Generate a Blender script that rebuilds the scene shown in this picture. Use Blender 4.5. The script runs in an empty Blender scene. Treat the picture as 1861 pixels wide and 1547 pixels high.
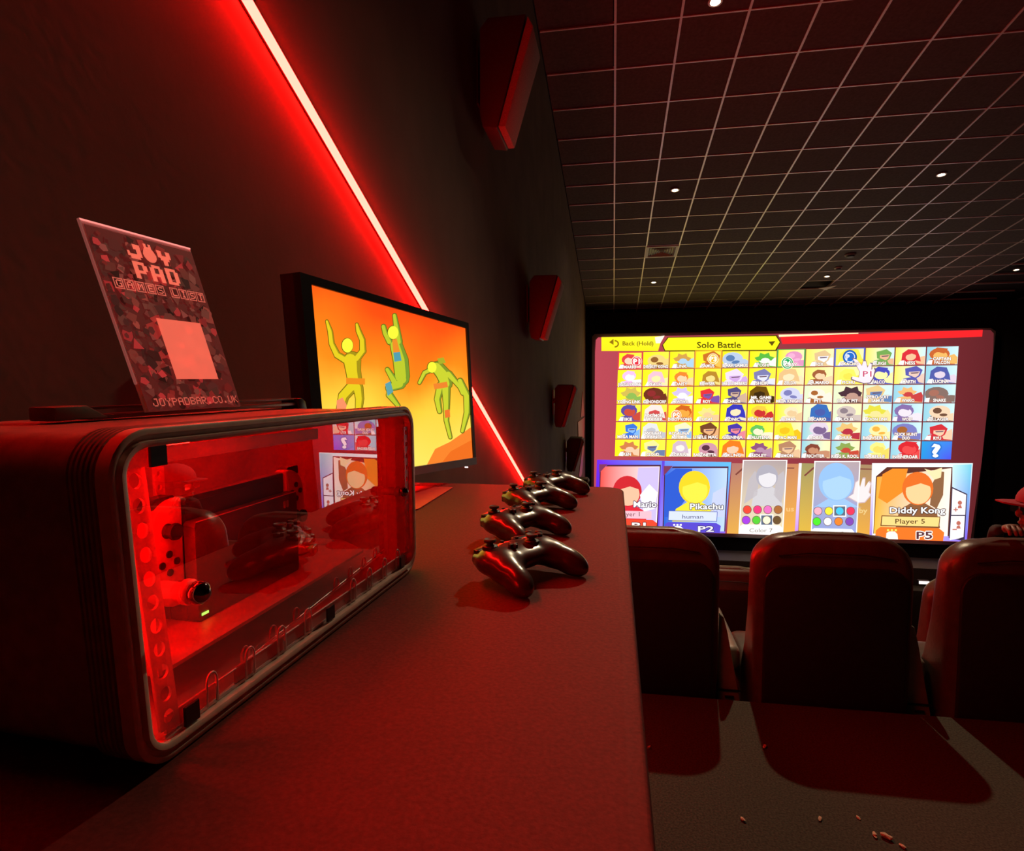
import bpy, bmesh, math, random
from mathutils import Vector, Matrix
import numpy as np
random.seed(7)
D = bpy.data
SC = bpy.context.scene
COL = SC.collection

# ------------------------------------------------------------------ camera
F, PX, PY = 1085.0, 930.5, 773.5
CAM = Vector((0, 0, 1.24))
def _basis():
    Y = Vector((1115 - PX, 690 - PY, F)).normalized()
    P2 = Vector((2115 - PX, 682.3 - PY, F))
    U = P2.cross(Y).normalized()
    if U.y > 0: U = -U
    X = Y.cross(U).normalized()
    return X, Y, U
BX, BY, BU = _basis()
def ray(px, py):
    d = Vector((px - PX, py - PY, F))
    return Vector((BX.dot(d), BY.dot(d), BU.dot(d)))
cam = D.objects.new('camera', D.cameras.new('camera')); COL.objects.link(cam)
right = Vector((BX.x, BY.x, BU.x)); down = Vector((BX.y, BY.y, BU.y)); fwd = Vector((BX.z, BY.z, BU.z))
m = Matrix((( right.x, -down.x, -fwd.x), (right.y, -down.y, -fwd.y), (right.z, -down.z, -fwd.z))).to_4x4()
m.translation = CAM
cam.matrix_world = m
cam.data.sensor_fit = 'HORIZONTAL'; cam.data.sensor_width = 36; cam.data.lens = F / 1861 * 36
cam.data.clip_start = 0.02; cam.data.clip_end = 100
SC.camera = cam
# ------------------------------------------------------------------ world, exposure
w = D.worlds.new('world'); SC.world = w; w.use_nodes = True
w.node_tree.nodes['Background'].inputs[0].default_value = (0.10, 0.045, 0.04, 1)
w.node_tree.nodes['Background'].inputs[1].default_value = 0.02
SC.view_settings.view_transform = 'Standard'; SC.view_settings.look = 'None'
SC.view_settings.exposure = 0; SC.view_settings.gamma = 1; SC.view_settings.use_curve_mapping = False
LED = 180.0        # wall light strip
SCREEN = 1.3     # cinema screen brightness
CASE_LED = 250.0
# the lamp of the nearest downlight (it throws the chair shadows on the carpet)
def spot(name, loc, energy, col, size=2.4, rad=.04, target=None, blend=.6):
    l = D.lights.new(name, 'SPOT'); l.energy = energy; l.color = col; l.spot_size = size; l.spot_blend = blend; l.shadow_soft_size = rad
    o = D.objects.new(name, l); COL.objects.link(o); o.location = loc
    if target is not None:
        o.rotation_euler = (Vector(target) - Vector(loc)).to_track_quat('-Z', 'Y').to_euler()
    return o

# ------------------------------------------------------------------ materials
def lin(c):
    if isinstance(c, str):
        c = c.lstrip('#'); c = [int(c[i:i+2], 16) / 255 for i in (0, 2, 4)]
        return tuple((x / 12.92 if x <= .04045 else ((x + .055) / 1.055) ** 2.4) for x in c)
    return tuple(c)
def mat(name, col, rough=.6, metal=0., noise=0., nscale=40., bump=0., bscale=120., spec=.5, emit=None, es=0., coat=0.):
    M = D.materials.new(name); M.use_nodes = True
    nt = M.node_tree; b = nt.nodes['Principled BSDF']; c = lin(col)
    b.inputs['Base Color'].default_value = (*c, 1); b.inputs['Roughness'].default_value = rough
    b.inputs['Metallic'].default_value = metal; b.inputs['Specular IOR Level'].default_value = spec
    if coat: b.inputs['Coat Weight'].default_value = coat; b.inputs['Coat Roughness'].default_value = .15
    tc = nt.nodes.new('ShaderNodeTexCoord')
    n = nt.nodes.new('ShaderNodeTexNoise'); n.inputs['Scale'].default_value = nscale; n.inputs['Detail'].default_value = 4
    nt.links.new(tc.outputs['Object'], n.inputs['Vector'])
    r = nt.nodes.new('ShaderNodeValToRGB'); k = noise or .05
    r.color_ramp.elements[0].position = .3; r.color_ramp.elements[1].position = .7
    r.color_ramp.elements[0].color = (*[x * (1 - k) for x in c], 1)
    r.color_ramp.elements[1].color = (*[min(1, x * (1 + k)) for x in c], 1)
    nt.links.new(n.outputs['Fac'], r.inputs['Fac']); nt.links.new(r.outputs['Color'], b.inputs['Base Color'])
    if bump:
        n2 = nt.nodes.new('ShaderNodeTexNoise'); n2.inputs['Scale'].default_value = bscale; n2.inputs['Detail'].default_value = 3
        nt.links.new(tc.outputs['Object'], n2.inputs['Vector'])
        bp = nt.nodes.new('ShaderNodeBump'); bp.inputs['Strength'].default_value = bump; bp.inputs['Distance'].default_value = .003
        nt.links.new(n2.outputs['Fac'], bp.inputs['Height']); nt.links.new(bp.outputs['Normal'], b.inputs['Normal'])
    if emit is not None:
        b.inputs['Emission Color'].default_value = (*lin(emit), 1); b.inputs['Emission Strength'].default_value = es
    return M
def emis(name, col, s):
    M = D.materials.new(name); M.use_nodes = True; nt = M.node_tree; nt.nodes.clear()
    e = nt.nodes.new('ShaderNodeEmission'); e.inputs[0].default_value = (*lin(col), 1); e.inputs[1].default_value = s
    o = nt.nodes.new('ShaderNodeOutputMaterial'); nt.links.new(e.outputs[0], o.inputs[0]); return M
def vcol_mat(name, s=None, rough=.5, coat=0.):
    M = D.materials.new(name); M.use_nodes = True; nt = M.node_tree
    a = nt.nodes.new('ShaderNodeVertexColor'); a.layer_name = 'Col'
    b = nt.nodes['Principled BSDF']
    if s is None:
        nt.links.new(a.outputs[0], b.inputs['Base Color']); b.inputs['Roughness'].default_value = rough
        if coat: b.inputs['Coat Weight'].default_value = coat
    else:
        nt.nodes.remove(b)
        e = nt.nodes.new('ShaderNodeEmission'); e.inputs[1].default_value = s
        nt.links.new(a.outputs[0], e.inputs[0]); nt.links.new(e.outputs[0], nt.nodes['Material Output'].inputs[0])
    return M
def added_glow(M, tint, k):   # added emission: brightens the sign print as if red light fell on it
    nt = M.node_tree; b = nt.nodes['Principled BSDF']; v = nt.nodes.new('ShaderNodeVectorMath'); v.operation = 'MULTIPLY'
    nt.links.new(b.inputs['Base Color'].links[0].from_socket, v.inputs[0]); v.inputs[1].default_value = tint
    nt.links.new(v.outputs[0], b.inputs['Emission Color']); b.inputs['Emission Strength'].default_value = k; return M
def glass_mat(name='clear_acrylic_pane', f0=.35):
    M = D.materials.new(name); M.use_nodes = True; nt = M.node_tree; nt.nodes.clear()
    g = nt.nodes.new('ShaderNodeBsdfGlossy'); g.inputs['Roughness'].default_value = 0.0; g.inputs[0].default_value = (1, 1, 1, 1)
    t = nt.nodes.new('ShaderNodeBsdfTransparent'); t.inputs[0].default_value = (.93, .90, .90, 1)
    ge = nt.nodes.new('ShaderNodeNewGeometry'); dp = nt.nodes.new('ShaderNodeVectorMath'); dp.operation = 'DOT_PRODUCT'
    nt.links.new(ge.outputs['Incoming'], dp.inputs[0]); nt.links.new(ge.outputs['Normal'], dp.inputs[1])
    ab = nt.nodes.new('ShaderNodeMath'); ab.operation = 'ABSOLUTE'; nt.links.new(dp.outputs['Value'], ab.inputs[0])
    om = nt.nodes.new('ShaderNodeMath'); om.operation = 'SUBTRACT'; om.inputs[0].default_value = 1; nt.links.new(ab.outputs[0], om.inputs[1])
    pw = nt.nodes.new('ShaderNodeMath'); pw.operation = 'POWER'; pw.inputs[1].default_value = 5; nt.links.new(om.outputs[0], pw.inputs[0])
    ma = nt.nodes.new('ShaderNodeMath'); ma.operation = 'MULTIPLY_ADD'; ma.inputs[1].default_value = 1 - f0; ma.inputs[2].default_value = f0; nt.links.new(pw.outputs[0], ma.inputs[0])
    mx = nt.nodes.new('ShaderNodeMixShader'); o = nt.nodes.new('ShaderNodeOutputMaterial')
    nt.links.new(ma.outputs[0], mx.inputs[0]); nt.links.new(t.outputs[0], mx.inputs[1]); nt.links.new(g.outputs[0], mx.inputs[2])
    nt.links.new(mx.outputs[0], o.inputs[0]); return M

def translucent(M, k):
    nt = M.node_tree; b = nt.nodes['Principled BSDF']; t = nt.nodes.new('ShaderNodeBsdfTranslucent'); mx = nt.nodes.new('ShaderNodeMixShader'); mx.inputs[0].default_value = k
    src = b.inputs['Base Color'].links[0].from_socket; nt.links.new(src, t.inputs[0])
    nt.links.new(b.outputs[0], mx.inputs[1]); nt.links.new(t.outputs[0], mx.inputs[2]); nt.links.new(mx.outputs[0], nt.nodes['Material Output'].inputs[0]); return M
Mt = dict(
    wall=mat('dark_wall_paint', (.195, .118, .098), .85, noise=.12, nscale=3, bump=.15, bscale=60, spec=.1),
    wall2=mat('black_cloth', (.012, .010, .010), .95, noise=.2),
    tile=mat('dark_ceiling_tile', (.10, .072, .064), .9, noise=.2, nscale=30, bump=.3, bscale=90),
    tbar=mat('pale_metal_grid', (.92, .84, .80), .38, metal=.35, noise=.06),
    carpet=mat('dark_carpet', (.060, .062, .048), .95, noise=.35, nscale=160, bump=.8, bscale=260, spec=.1),
    counter=mat('matte_red_brown_laminate', (.15, .024, .018), .68, noise=.18, nscale=240, bump=.12, bscale=300, spec=.12),
    counterside=mat('black_counter_board', (.02, .018, .018), .7),
    leather=mat('dark_oxblood_leather', (.095, .052, .040), .36, noise=.2, nscale=20, bump=.2, bscale=90),
    seatback=mat('black_seat_shell', (.018, .008, .010), .55, noise=.2, nscale=60),
    beige=mat('beige_plastic_panel', (.42, .36, .28), .5, noise=.1),
    tan=mat('worn_tan_arm_pad', (.30, .25, .20), .45, noise=.15),
    blk=mat('black_plastic', (.015, .013, .013), .38),
    rim=mat('case_rim_painted_light', (.80, .55, .45), .38, noise=.1, nscale=80),  # shell colour lightened to peach, standing in for light on the rim
    case_top=mat('satin_dark_handle', (.12, .07, .06), .3), mount=mat('olive_grey_mount', (.09, .085, .06), .6),
    blkm=mat('matte_black_shell', (.035, .025, .025), .5, noise=.15, nscale=90, bump=.1),
    shell=mat('ribbed_case_shell', (.32, .20, .16), .42, noise=.15, nscale=80, bump=.08, bscale=300),
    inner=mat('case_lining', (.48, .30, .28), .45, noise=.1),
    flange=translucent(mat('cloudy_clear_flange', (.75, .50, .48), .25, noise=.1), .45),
    bandw=translucent(mat('pale_band', (.85, .55, .58), .45, noise=.06), .35),
    glossb=mat('glossy_black_pad', (.055, .040, .036), .30, spec=.6, coat=.7),
    stick=mat('rubber_thumb_stick', (.03, .028, .028), .5),
    chrome=mat('dark_chrome', (.30, .27, .27), .06, metal=1),
    joyred=mat('side_grip_plastic', (.60, .24, .22), .4),
    dock=mat('dock_plastic', (.085, .055, .055), .45, noise=.1),
    silver=mat('silver_bezel', (.48, .42, .42), .45, metal=.3),
    grille=mat('speaker_grille_cloth', (.30, .26, .25), .9, noise=.2, nscale=200),
    spk=mat('speaker_cabinet', (.045, .030, .030), .55),
    redsheet=mat('red_card', (.92, .03, .03), .5),
    white=mat('white_paint', (.75, .72, .66), .5),
    redpaint=mat('red_wall_paint', (.55, .05, .08), .5),
    crumb=mat('popcorn_crumb', (.55, .45, .30), .8),
    cap=mat('red_cap_cloth', (.36, .01, .035), .8, noise=.1),
    skin=mat('skin', (.22, .11, .08), .5), hair=mat('dark_hair', (.012, .010, .010), .6),
    cloth=mat('dark_shirt_cloth', (.02, .018, .02), .9),
    edge=mat('lit_acrylic_edge', (.80, .55, .55), .3),
    signedge=mat('sign_edge_added_glow', (.8, .5, .5), .3, emit=(1, .28, .24), es=1.1), signside=mat('sign_side_added_glow', (.6, .3, .28), .3, emit=(1, .25, .2), es=.18),  # emission added so both edges look caught by red light
    led=emis('red_led_diffuser', (1, .0043, .0030), LED),
    caseled=emis('case_red_led', (1, .0015, .001), CASE_LED),
    lamp=emis('warm_lamp', (1, .85, .55), 14.),
    green=emis('green_indicator', (.45, 1, .12), 2.5),
    whitelamp=emis('white_lamp', (1, .85, .8), 1.5),
    scr=vcol_mat('projected_light', SCREEN), tv=vcol_mat('tv_picture_light', 1.15),
    print=translucent(added_glow(vcol_mat('printed_card', None, .5, .0), (1, .30, .24), 1.5), .45), glass=glass_mat(),
)
# ------------------------------------------------------------------ mesh helpers
class MB:
    def __init__(s): s.v = []; s.f = []; s.c = []
    def add(s, vs, fs, col=None):
        o = len(s.v); s.v += [tuple(v) for v in vs]
        for f in fs: s.f.append(tuple(i + o for i in f)); s.c.append(col)
        return s
    def box(s, x0, x1, y0, y1, z0, z1, col=None):
        v = [(x, y, z) for z in (z0, z1) for y in (y0, y1) for x in (x0, x1)]
        return s.add(v, [(0, 2, 3, 1), (4, 5, 7, 6), (0, 1, 5, 4), (2, 6, 7, 3), (0, 4, 6, 2), (1, 3, 7, 5)], col)
    def obox(s, o, a, b, c, col=None):   # corner + three edge vectors
        o, a, b, c = map(Vector, (o, a, b, c))
        v = [o + a * i + b * j + c * k for k in (0, 1) for j in (0, 1) for i in (0, 1)]
        return s.add(v, [(0, 2, 3, 1), (4, 5, 7, 6), (0, 1, 5, 4), (2, 6, 7, 3), (0, 4, 6, 2), (1, 3, 7, 5)], col)
    def rings(s, rs, cap0=True, cap1=True, closed=True, col=None):
        n = len(rs[0]); o = len(s.v)
        for r in rs: s.v += [tuple(p) for p in r]
        for i in range(len(rs) - 1):
            for j in range(n if closed else n - 1):
                k = (j + 1) % n
                s.f.append((o + i*n + j, o + i*n + k, o + (i+1)*n + k, o + (i+1)*n + j)); s.c.append(col)
        if cap0: s.f.append(tuple(o + j for j in reversed(range(n)))); s.c.append(col)
        if cap1: s.f.append(tuple(o + (len(rs)-1)*n + j for j in range(n))); s.c.append(col)
        return s
    def tube(s, pts, r, n=8, col=None, caps=True):
        pts = [Vector(p) for p in pts]; rs = []
        rr = r if isinstance(r, (list, tuple)) else [r] * len(pts)
        for i, p in enumerate(pts):
            d = (pts[min(i+1, len(pts)-1)] - pts[max(i-1, 0)]).normalized()
            a = d.orthogonal().normalized() if i == 0 else (a - d * a.dot(d)).normalized()
            b = d.cross(a)
            rs.append([p + (a * math.cos(t) + b * math.sin(t)) * rr[i] for t in [2*math.pi*k/n for k in range(n)]])
        return s.rings(rs, caps, caps, True, col)
    def lathe(s, prof, c=(0, 0, 0), n=20, axis='z', col=None):   # prof [(r,h)]
        c = Vector(c); rs = []
        for r, h in prof:
            ring = []
            for k in range(n):
                t = 2*math.pi*k/n; x, y = r*math.cos(t), r*math.sin(t)
                p = {'z': (x, y, h), 'y': (x, h, -y), 'x': (h, x, y)}[axis]
                ring.append(c + Vector(p))
            rs.append(ring)
        return s.rings(rs, True, True, True, col)
    def prism(s, poly, f0, f1, col=None):   # poly mapped by callables to 3d for two ends
        return s.rings([[f0(*p) for p in poly], [f1(*p) for p in poly]], True, True, True, col)
    def build(s, name, material, parent=None, smooth=False, kind=None, bevel=0, seg=2, angle=40):
        keep = [i for i, f in enumerate(s.f) if len(set(f)) == len(f) >= 3]
        s.f = [s.f[i] for i in keep]; s.c = [s.c[i] for i in keep]
        me = D.meshes.new(name); me.from_pydata(s.v, [], s.f); n0 = len(me.polygons)
        if me.validate(verbose=False) and len(me.polygons) != n0: print('VALIDATE', name, n0, len(me.polygons))
        bm = bmesh.new(); bm.from_mesh(me); bmesh.ops.recalc_face_normals(bm, faces=bm.faces[:])
        bm.to_mesh(me); bm.free()
        if any(c is not None for c in s.c):
            at = me.color_attributes.new('Col', 'FLOAT_COLOR', 'CORNER')
            for p, c in zip(me.polygons, s.c):
                for j, li in enumerate(p.loop_indices):
                    cc = c or (0, 0, 0)
                    if callable(cc): cc = cc(me.vertices[me.loops[li].vertex_index].co)
                    elif cc and not isinstance(cc[0], (int, float)):
                        cc = cc[p.vertices[j] - min(p.vertices)] if len(cc) == len(p.vertices) else cc[0]
                    at.data[li].color = (*cc, 1)
        me.materials.append(material)
        if smooth: me.polygons.foreach_set('use_smooth', [True]*len(me.polygons))
        o = D.objects.new(name, me); COL.objects.link(o)
        if parent: o.parent = parent
        if kind: o['kind'] = kind
        if bevel:
            b = o.modifiers.new('bevel', 'BEVEL'); b.width = bevel; b.segments = seg; b.limit_method = 'ANGLE'; b.angle_limit = math.radians(angle)
        if smooth == 'auto' or bevel:
            me.polygons.foreach_set('use_smooth', [True]*len(me.polygons))
            e = o.modifiers.new('split', 'EDGE_SPLIT'); e.split_angle = math.radians(35)
        return o
def thing(name, label, cat, loc=(0, 0, 0), rz=0., group=None, mw=None):
    o = D.objects.new(name, None); COL.objects.link(o); o.empty_display_size = .05
    if mw is not None: o.matrix_world = mw
    else: o.location = loc; o.rotation_euler = (0, 0, rz)
    o['label'] = label; o['category'] = cat
    if group: o['group'] = group
    return o
def tag(o, label, cat, group=None):
    o['label'] = label; o['category'] = cat
    if group: o['group'] = group
    return o
def dup(root, loc, rz, label):
    r = root.copy(); COL.objects.link(r); r.location = loc; r.rotation_euler = (0, 0, rz); r['label'] = label
    for ch in list(root.children):
        c = ch.copy(); COL.objects.link(c); c.parent = r
        for g in list(ch.children):
            d = g.copy(); COL.objects.link(d); d.parent = c
    return r
def bake(o):   # apply modifiers into the mesh
    dg = bpy.context.evaluated_depsgraph_get(); dg.update()
    me = D.meshes.new_from_object(o.evaluated_get(dg)); o.modifiers.clear(); o.data = me; return o
def rpoly(corners, r, n=7):
    out = []; k = len(corners); rr = r if isinstance(r, (list, tuple)) else [r]*k
    for i in range(k):
        p = Vector(corners[i]); a = (Vector(corners[i-1]) - p).normalized(); b = (Vector(corners[(i+1) % k]) - p).normalized()
        ang = a.angle(b); t = rr[i] / math.tan(ang/2); h = rr[i] / math.sin(ang/2)
        c = p + (a + b).normalized() * h; s0 = p + a*t - c; e0 = p + b*t - c
        a0 = math.atan2(s0.y, s0.x); a1 = math.atan2(e0.y, e0.x); d = (a1 - a0 + math.pi) % (2*math.pi) - math.pi
        for j in range(n): q = a0 + d*j/(n-1); out.append((c.x + rr[i]*math.cos(q), c.y + rr[i]*math.sin(q)))
    return out
def inset(corners, d):
    k = len(corners); ls = []
    for i in range(k):
        p = Vector(corners[i]); q = Vector(corners[(i+1) % k]); t = (q - p).normalized(); nrm = Vector((-t.y, t.x))
        ls.append((p + nrm*d, t))
    out = []
    for i in range(k):
        p, t = ls[i-1]; q, u = ls[i]; den = t.x*u.y - t.y*u.x; s = ((q-p).x*u.y - (q-p).y*u.x)/den
        out.append(tuple(p + t*s))
    return out
_tc = {}
def glyphs(txt, bold=0.):
    key = (txt, bold)
    if key not in _tc:
        cu = D.curves.new('t', 'FONT'); cu.body = txt; cu.offset = bold; cu.resolution_u = 2; cu.align_x = 'CENTER'
        o = D.objects.new('t', cu); COL.objects.link(o)
        dg = bpy.context.evaluated_depsgraph_get(); dg.update()
        me = D.meshes.new_from_object(o.evaluated_get(dg))
        vs = [(v.co.x, v.co.y) for v in me.vertices]; fs = [tuple(p.vertices) for p in me.polygons]
        D.objects.remove(o); D.curves.remove(cu); D.meshes.remove(me)
        _tc[key] = (vs, fs)
    return _tc[key]
def put_text(mb, txt, f, col, h, width=None, bold=0.):
    """f maps text-plane coordinates (x right, y up, centred, already scaled) to a 3d point"""
    vs, fs = glyphs(txt, bold)
    if not vs: return
    xs = [v[0] for v in vs]; w0 = max(xs) - min(xs); cx = (max(xs) + min(xs))/2
    sx = sy = h / .7
    if width: sx = width / w0
    mb.add([f((x - cx)*sx, (y - .35)*sy) for x, y in vs], fs, col)

# ================================================================== THE SETTING
XW = -.715; XR = 9.4; YF = 16.4; YB = -1.6
n_c = Vector((0, .142, .99)).normalized(); d_c = Vector((0, .99, -.142)).normalized(); P0 = CAM + n_c * 4.04
def cz(y): return P0.z + (y - P0.y) * (d_c.z / d_c.y)
wl = MB().add([(XW, YB, -8), (XW, YF, -8), (XW, YF, cz(YF)), (XW, YB, cz(YB)), (XW-.2, YB, -8), (XW-.2, YF, -8), (XW-.2, YF, cz(YF)), (XW-.2, YB, cz(YB))],
     [(0, 1, 2, 3), (4, 7, 6, 5), (0, 4, 5, 1), (3, 2, 6, 7), (0, 3, 7, 4), (1, 5, 6, 2)]).build('wall_left', Mt['wall'], kind='structure')
MB().add([(XR, YB, -8), (XR, YF, -8), (XR, YF, cz(YF)), (XR, YB, cz(YB)), (XR+.2, YB, -8), (XR+.2, YF, -8), (XR+.2, YF, cz(YF)), (XR+.2, YB, cz(YB))],
     [(0, 1, 2, 3), (4, 7, 6, 5), (0, 4, 5, 1), (3, 2, 6, 7), (0, 3, 7, 4), (1, 5, 6, 2)]).build('wall_right', Mt['wall2'], kind='structure')
MB().box(XW, XR, YF, YF+.2, -8, cz(YF)+.1).build('wall_front', Mt['wall2'], kind='structure')
MB().box(XW, XR, YB-.2, YB, -8, cz(YB)).build('wall_back', Mt['wall2'], kind='structure')
# ceiling slab + tiles + grid bars
ce = MB(); a = P0 + d_c*(-2.2) + n_c*.05; 
ce.obox(Vector((XW, a.y, a.z)), (XR - XW, 0, 0), d_c*19.2, n_c*.15)
ceiling = ce.build('ceiling', Mt['wall2'], kind='structure')
GX = .5855; GS = .632; S0 = 5.30; K0, K1 = -3, 16; NX = 13
tm = MB().obox((-GX/2+.012, 0, 0) , (GX-.024, 0, 0), d_c*(GS-.024), n_c*.018)
# recessed joint: tile face sits above the bars
tile0 = None
for i in range(NX):
    for k in range(K0, K1):
        if (i == 1 and k == 9): continue      # the air vent takes this cell
        if (i == 7 and k == 13): continue     # the displaced tile
        loc = P0 + d_c*(S0 + GS*k + .012) + n_c*.008; loc.x = GX*(i + .5)
        if tile0 is None:
            tile0 = tm.build('ceiling_tile', Mt['tile'], ceiling); o = tile0
        else:
            o = tile0.copy(); COL.objects.link(o)
        o.location = loc
# narrow margin tiles by the wall
mt0 = None
for k in range(K0, K1):
    loc = P0 + d_c*(S0 + GS*k + .012) + n_c*.012; loc.x = XW + .01
    if mt0 is None:
        mt0 = MB().obox((0, 0, 0), (-XW-.03, 0, 0), d_c*(GS-.024), n_c*.018).build('margin_tile', Mt['tile'], ceiling); o = mt0
    else: o = mt0.copy(); COL.objects.link(o)
    o.location = loc
lb = MB().obox((-.011, 0, 0), (.022, 0, 0), d_c*(GS*(K1-K0)+.3), n_c*.035)
b0 = lb.build('grid_rail', Mt['tbar'], ceiling)
for i in range(NX+1):
    o = b0 if i == 0 else b0.copy()
    if i: COL.objects.link(o)
    l = P0 + d_c*(S0 + GS*K0) ; o.location = (GX*i, l.y, l.z)
cb = MB().obox((0, 0, 0), (XR - XW - .6, 0, 0), d_c*.016, n_c*.03).build('grid_cross_rail', Mt['tbar'], ceiling)
for k in range(K0, K1+1):
    o = cb if k == K0 else cb.copy()
    if k != K0: COL.objects.link(o)
    l = P0 + d_c*(S0 + GS*k - .008) + n_c*.002; o.location = (XW+.02, l.y, l.z)
# upper platform and lower tiers
floor = MB().box(XW, XR, YB, 2.33, -.45, 0).build('floor', Mt['carpet'], kind='structure')
fl2 = MB()
for i in range(9):
    fl2.box(XW, XR, 2.33 + 1.05*i, 2.33 + 1.05*(i+1), -8, -.45 - .47*i)
fl2.box(XW, XR, 2.33+1.05*9, YF, -8, -.45 - .47*8 - .9)
fl2.build('floor', Mt['carpet'], kind='structure')
# stage ledge and masking under / beside the screen
MB().box(XW, XR, 14.75, YF, -4.6, -3.12).build('trim_1', mat('grey_stage_cloth', (.16, .13, .12), .8), kind='structure', bevel=.03)
MB().box(XW, XR, 14.3, 14.76, -4.9, -3.50).build('trim_2', mat('olive_stage_board', (.10, .075, .045), .8), kind='structure', bevel=.02)
mk = MB().box(XW, -.50, 15.62, 15.7, -3.4, 3.2).box(XW, XR, 15.71, 15.78, 2.2, 2.95).box(8.9, XR, 15.62, 15.7, -3.4, 3.0).box(XW, XR, 15.62, 15.7, -3.4, -2.75)
mk.build('trim_3', Mt['wall2'], kind='structure')

# ================================================================== CINEMA SCREEN
YS = 15.5
def S(px, py, L=0):
    d = ray(px, py); t = (YS - .004*L) / d.y; return CAM + d*t
scr = thing('cinema_screen', 'huge lit cinema screen showing a yellow and red game selection menu', 'screen', (3.9, YS, -.5))
SO = Vector(scr.location)
def SL(px, py, L=0): return S(px, py, L) - SO
class SB(MB):
    def poly(s, pts, col, L):
        c = lin(col) if not isinstance(col, list) else [lin(x) for x in col]
        o = len(s.v); s.v += [tuple(SL(x, y, L)) for x, y in pts]; s.f.append(tuple(range(o, o+len(pts)))); s.c.append(c if not isinstance(col, list) else ('g', c))
        return s
def gquad(mb, pts, cols, L, n=1):
    o = len(mb.v); mb.v += [tuple(SL(x, y, L)) for x, y in pts]; mb.f.append(tuple(range(o, o+4)))
    cl = [lin(x) for x in cols]; vs = [Vector(mb.v[o+i]) for i in range(4)]
    def fn(co, cl=cl, vs=vs):
        i = min(range(4), key=lambda j: (Vector(co) - vs[j]).length); return cl[i]
    mb.c.append(fn)
pic = SB()
def bot(x): return 963 + (x - 1135)*22/625.
def ell(cx, cy, rx, ry, n=14, a0=0, a1=360, rot=0):
    r = math.radians(rot); out = []
    for k in range(n):
        t = math.radians(a0 + (a1-a0)*k/(n if a1-a0 == 360 else n-1)); x, y = rx*math.cos(t), ry*math.sin(t)
        out.append((cx + x*math.cos(r) - y*math.sin(r), cy + x*math.sin(r) + y*math.cos(r)))
    return out
# picture area, its rounded top corners
back = [(1079, 961), (1080, 840), (1081.5, 640), (1083, 618), (1087, 613.5), (1093, 613), (1786, 599.5), (1800, 600), (1806, 606), (1805, 640), (1784, 840), (1768, 950), (1763, 986)]
gq = back
def backfn(co):
    t = min(1, max(0, (co[0] + SO.x + .5)/9.1)); a, b = lin('#ae4450'), lin('#5c2024'); return tuple(x*(1-t) + y*t for x, y in zip(a, b))
pic.poly(back, '#8e3238', 0); pic.c[-1] = backfn
# top bar
gquad(pic, [(1093, 613), (1204, 611), (1196, 638), (1093, 638)], ['#f6e81c', '#f2ea3a', '#f4e020', '#f0dc20'], 2)
pic.poly([(1190, 613), (1208, 610), (1200, 624), (1192, 624)], '#fff8d8', 3)
pic.poly([(1203, 628), (1213, 613), (1412, 609), (1419, 622), (1411, 638), (1208, 639)], '#4a3a10', 3)
pic.poly([(1205, 627), (1215, 614), (1410, 611), (1417, 622), (1409, 636), (1209, 637)], '#f4ea1e', 4)
pic.poly([(1361.5+35, 621), (1409, 620), (1403, 629)], '#5a4a10', 5)
pic.poly([(1418, 612), (1786, 599.5), (1785, 612), (1422, 625.5)], '#f02428', 2)
pic.poly([(1415, 608.5), (1560, 605), (1560, 606.5), (1416, 612.5)], '#ffe8b0', 3)
# back arrow
pic.poly([(1107, 622), (1115, 616), (1115, 627)], '#8a6a10', 5)
pts = ell(1117, 625, 8, 7, 9, -90, 90); inn = ell(1117, 625, 5.5, 4.5, 9, -90, 90)
for k in range(8): pic.poly([pts[k], pts[k+1], inn[k+1], inn[k]], '#8a6a10', 5)
# tiles
tx = [1123.4, 1168.5, 1217, 1263, 1312.6, 1362, 1412.5, 1464.5, 1517, 1573, 1627, 1684, 1743.5]
bx_ = [1116.3, 1162.7, 1209.4, 1256.7, 1305, 1354.5, 1404, 1455, 1509, 1562, 1616.7, 1672.4, 1729.3]
def G(c, r):
    i = min(int(c), 11); u = c - i; v = r / 6.
    xt = tx[i] + (tx[i+1]-tx[i])*u; xb = bx_[i] + (bx_[i+1]-bx_[i])*u
    yt = 640.2 - (xt - 1123.4)*11.6/620; yb = 829.8 + (xb - 1116.3)*6.2/613
    return (xt + (xb-xt)*v, yt + (yb-yt)*v)
names = ["MARIO|DONKEY KONG|LINK|SAMUS|DARK SAMUS|YOSHI|KIRBY|FOX|PIKACHU|LUIGI|NESS|CAPTAIN\nFALCON",
 "JIGGLYPUFF|PEACH|DAISY|BOWSER|ICE CLIMBERS|SHEIK|ZELDA|DR.MARIO|PICHU|FALCO|MARTH|LUCINA",
 "YOUNG LINK|GANONDORF|MEWTWO|ROY|CHROM|MR. GAME\n& WATCH|META KNIGHT|PIT|DARK PIT|ZERO SUIT\nSAMUS|WARIO|SNAKE",
 "IKE|POKÉMON\nTRAINER|DIDDY KONG|LUCAS|SONIC|KING DEDEDE|OLIMAR|LUCARIO|R.O.B.|TOON LINK|WOLF|VILLAGER",
 "MEGA MAN|WII FIT\nTRAINER|ROSALINA\n& LUMA|LITTLE MAC|GRENINJA|PALUTENA|PAC-MAN|ROBIN|SHULK|BOWSER JR.|DUCK HUNT\nDUO|RYU",
 "KEN|CLOUD|CORRIN|BAYONETTA|INKLING|RIDLEY|SIMON|RICHTER|KING K. ROOL|ISABELLE|INCINEROAR|"]
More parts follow.
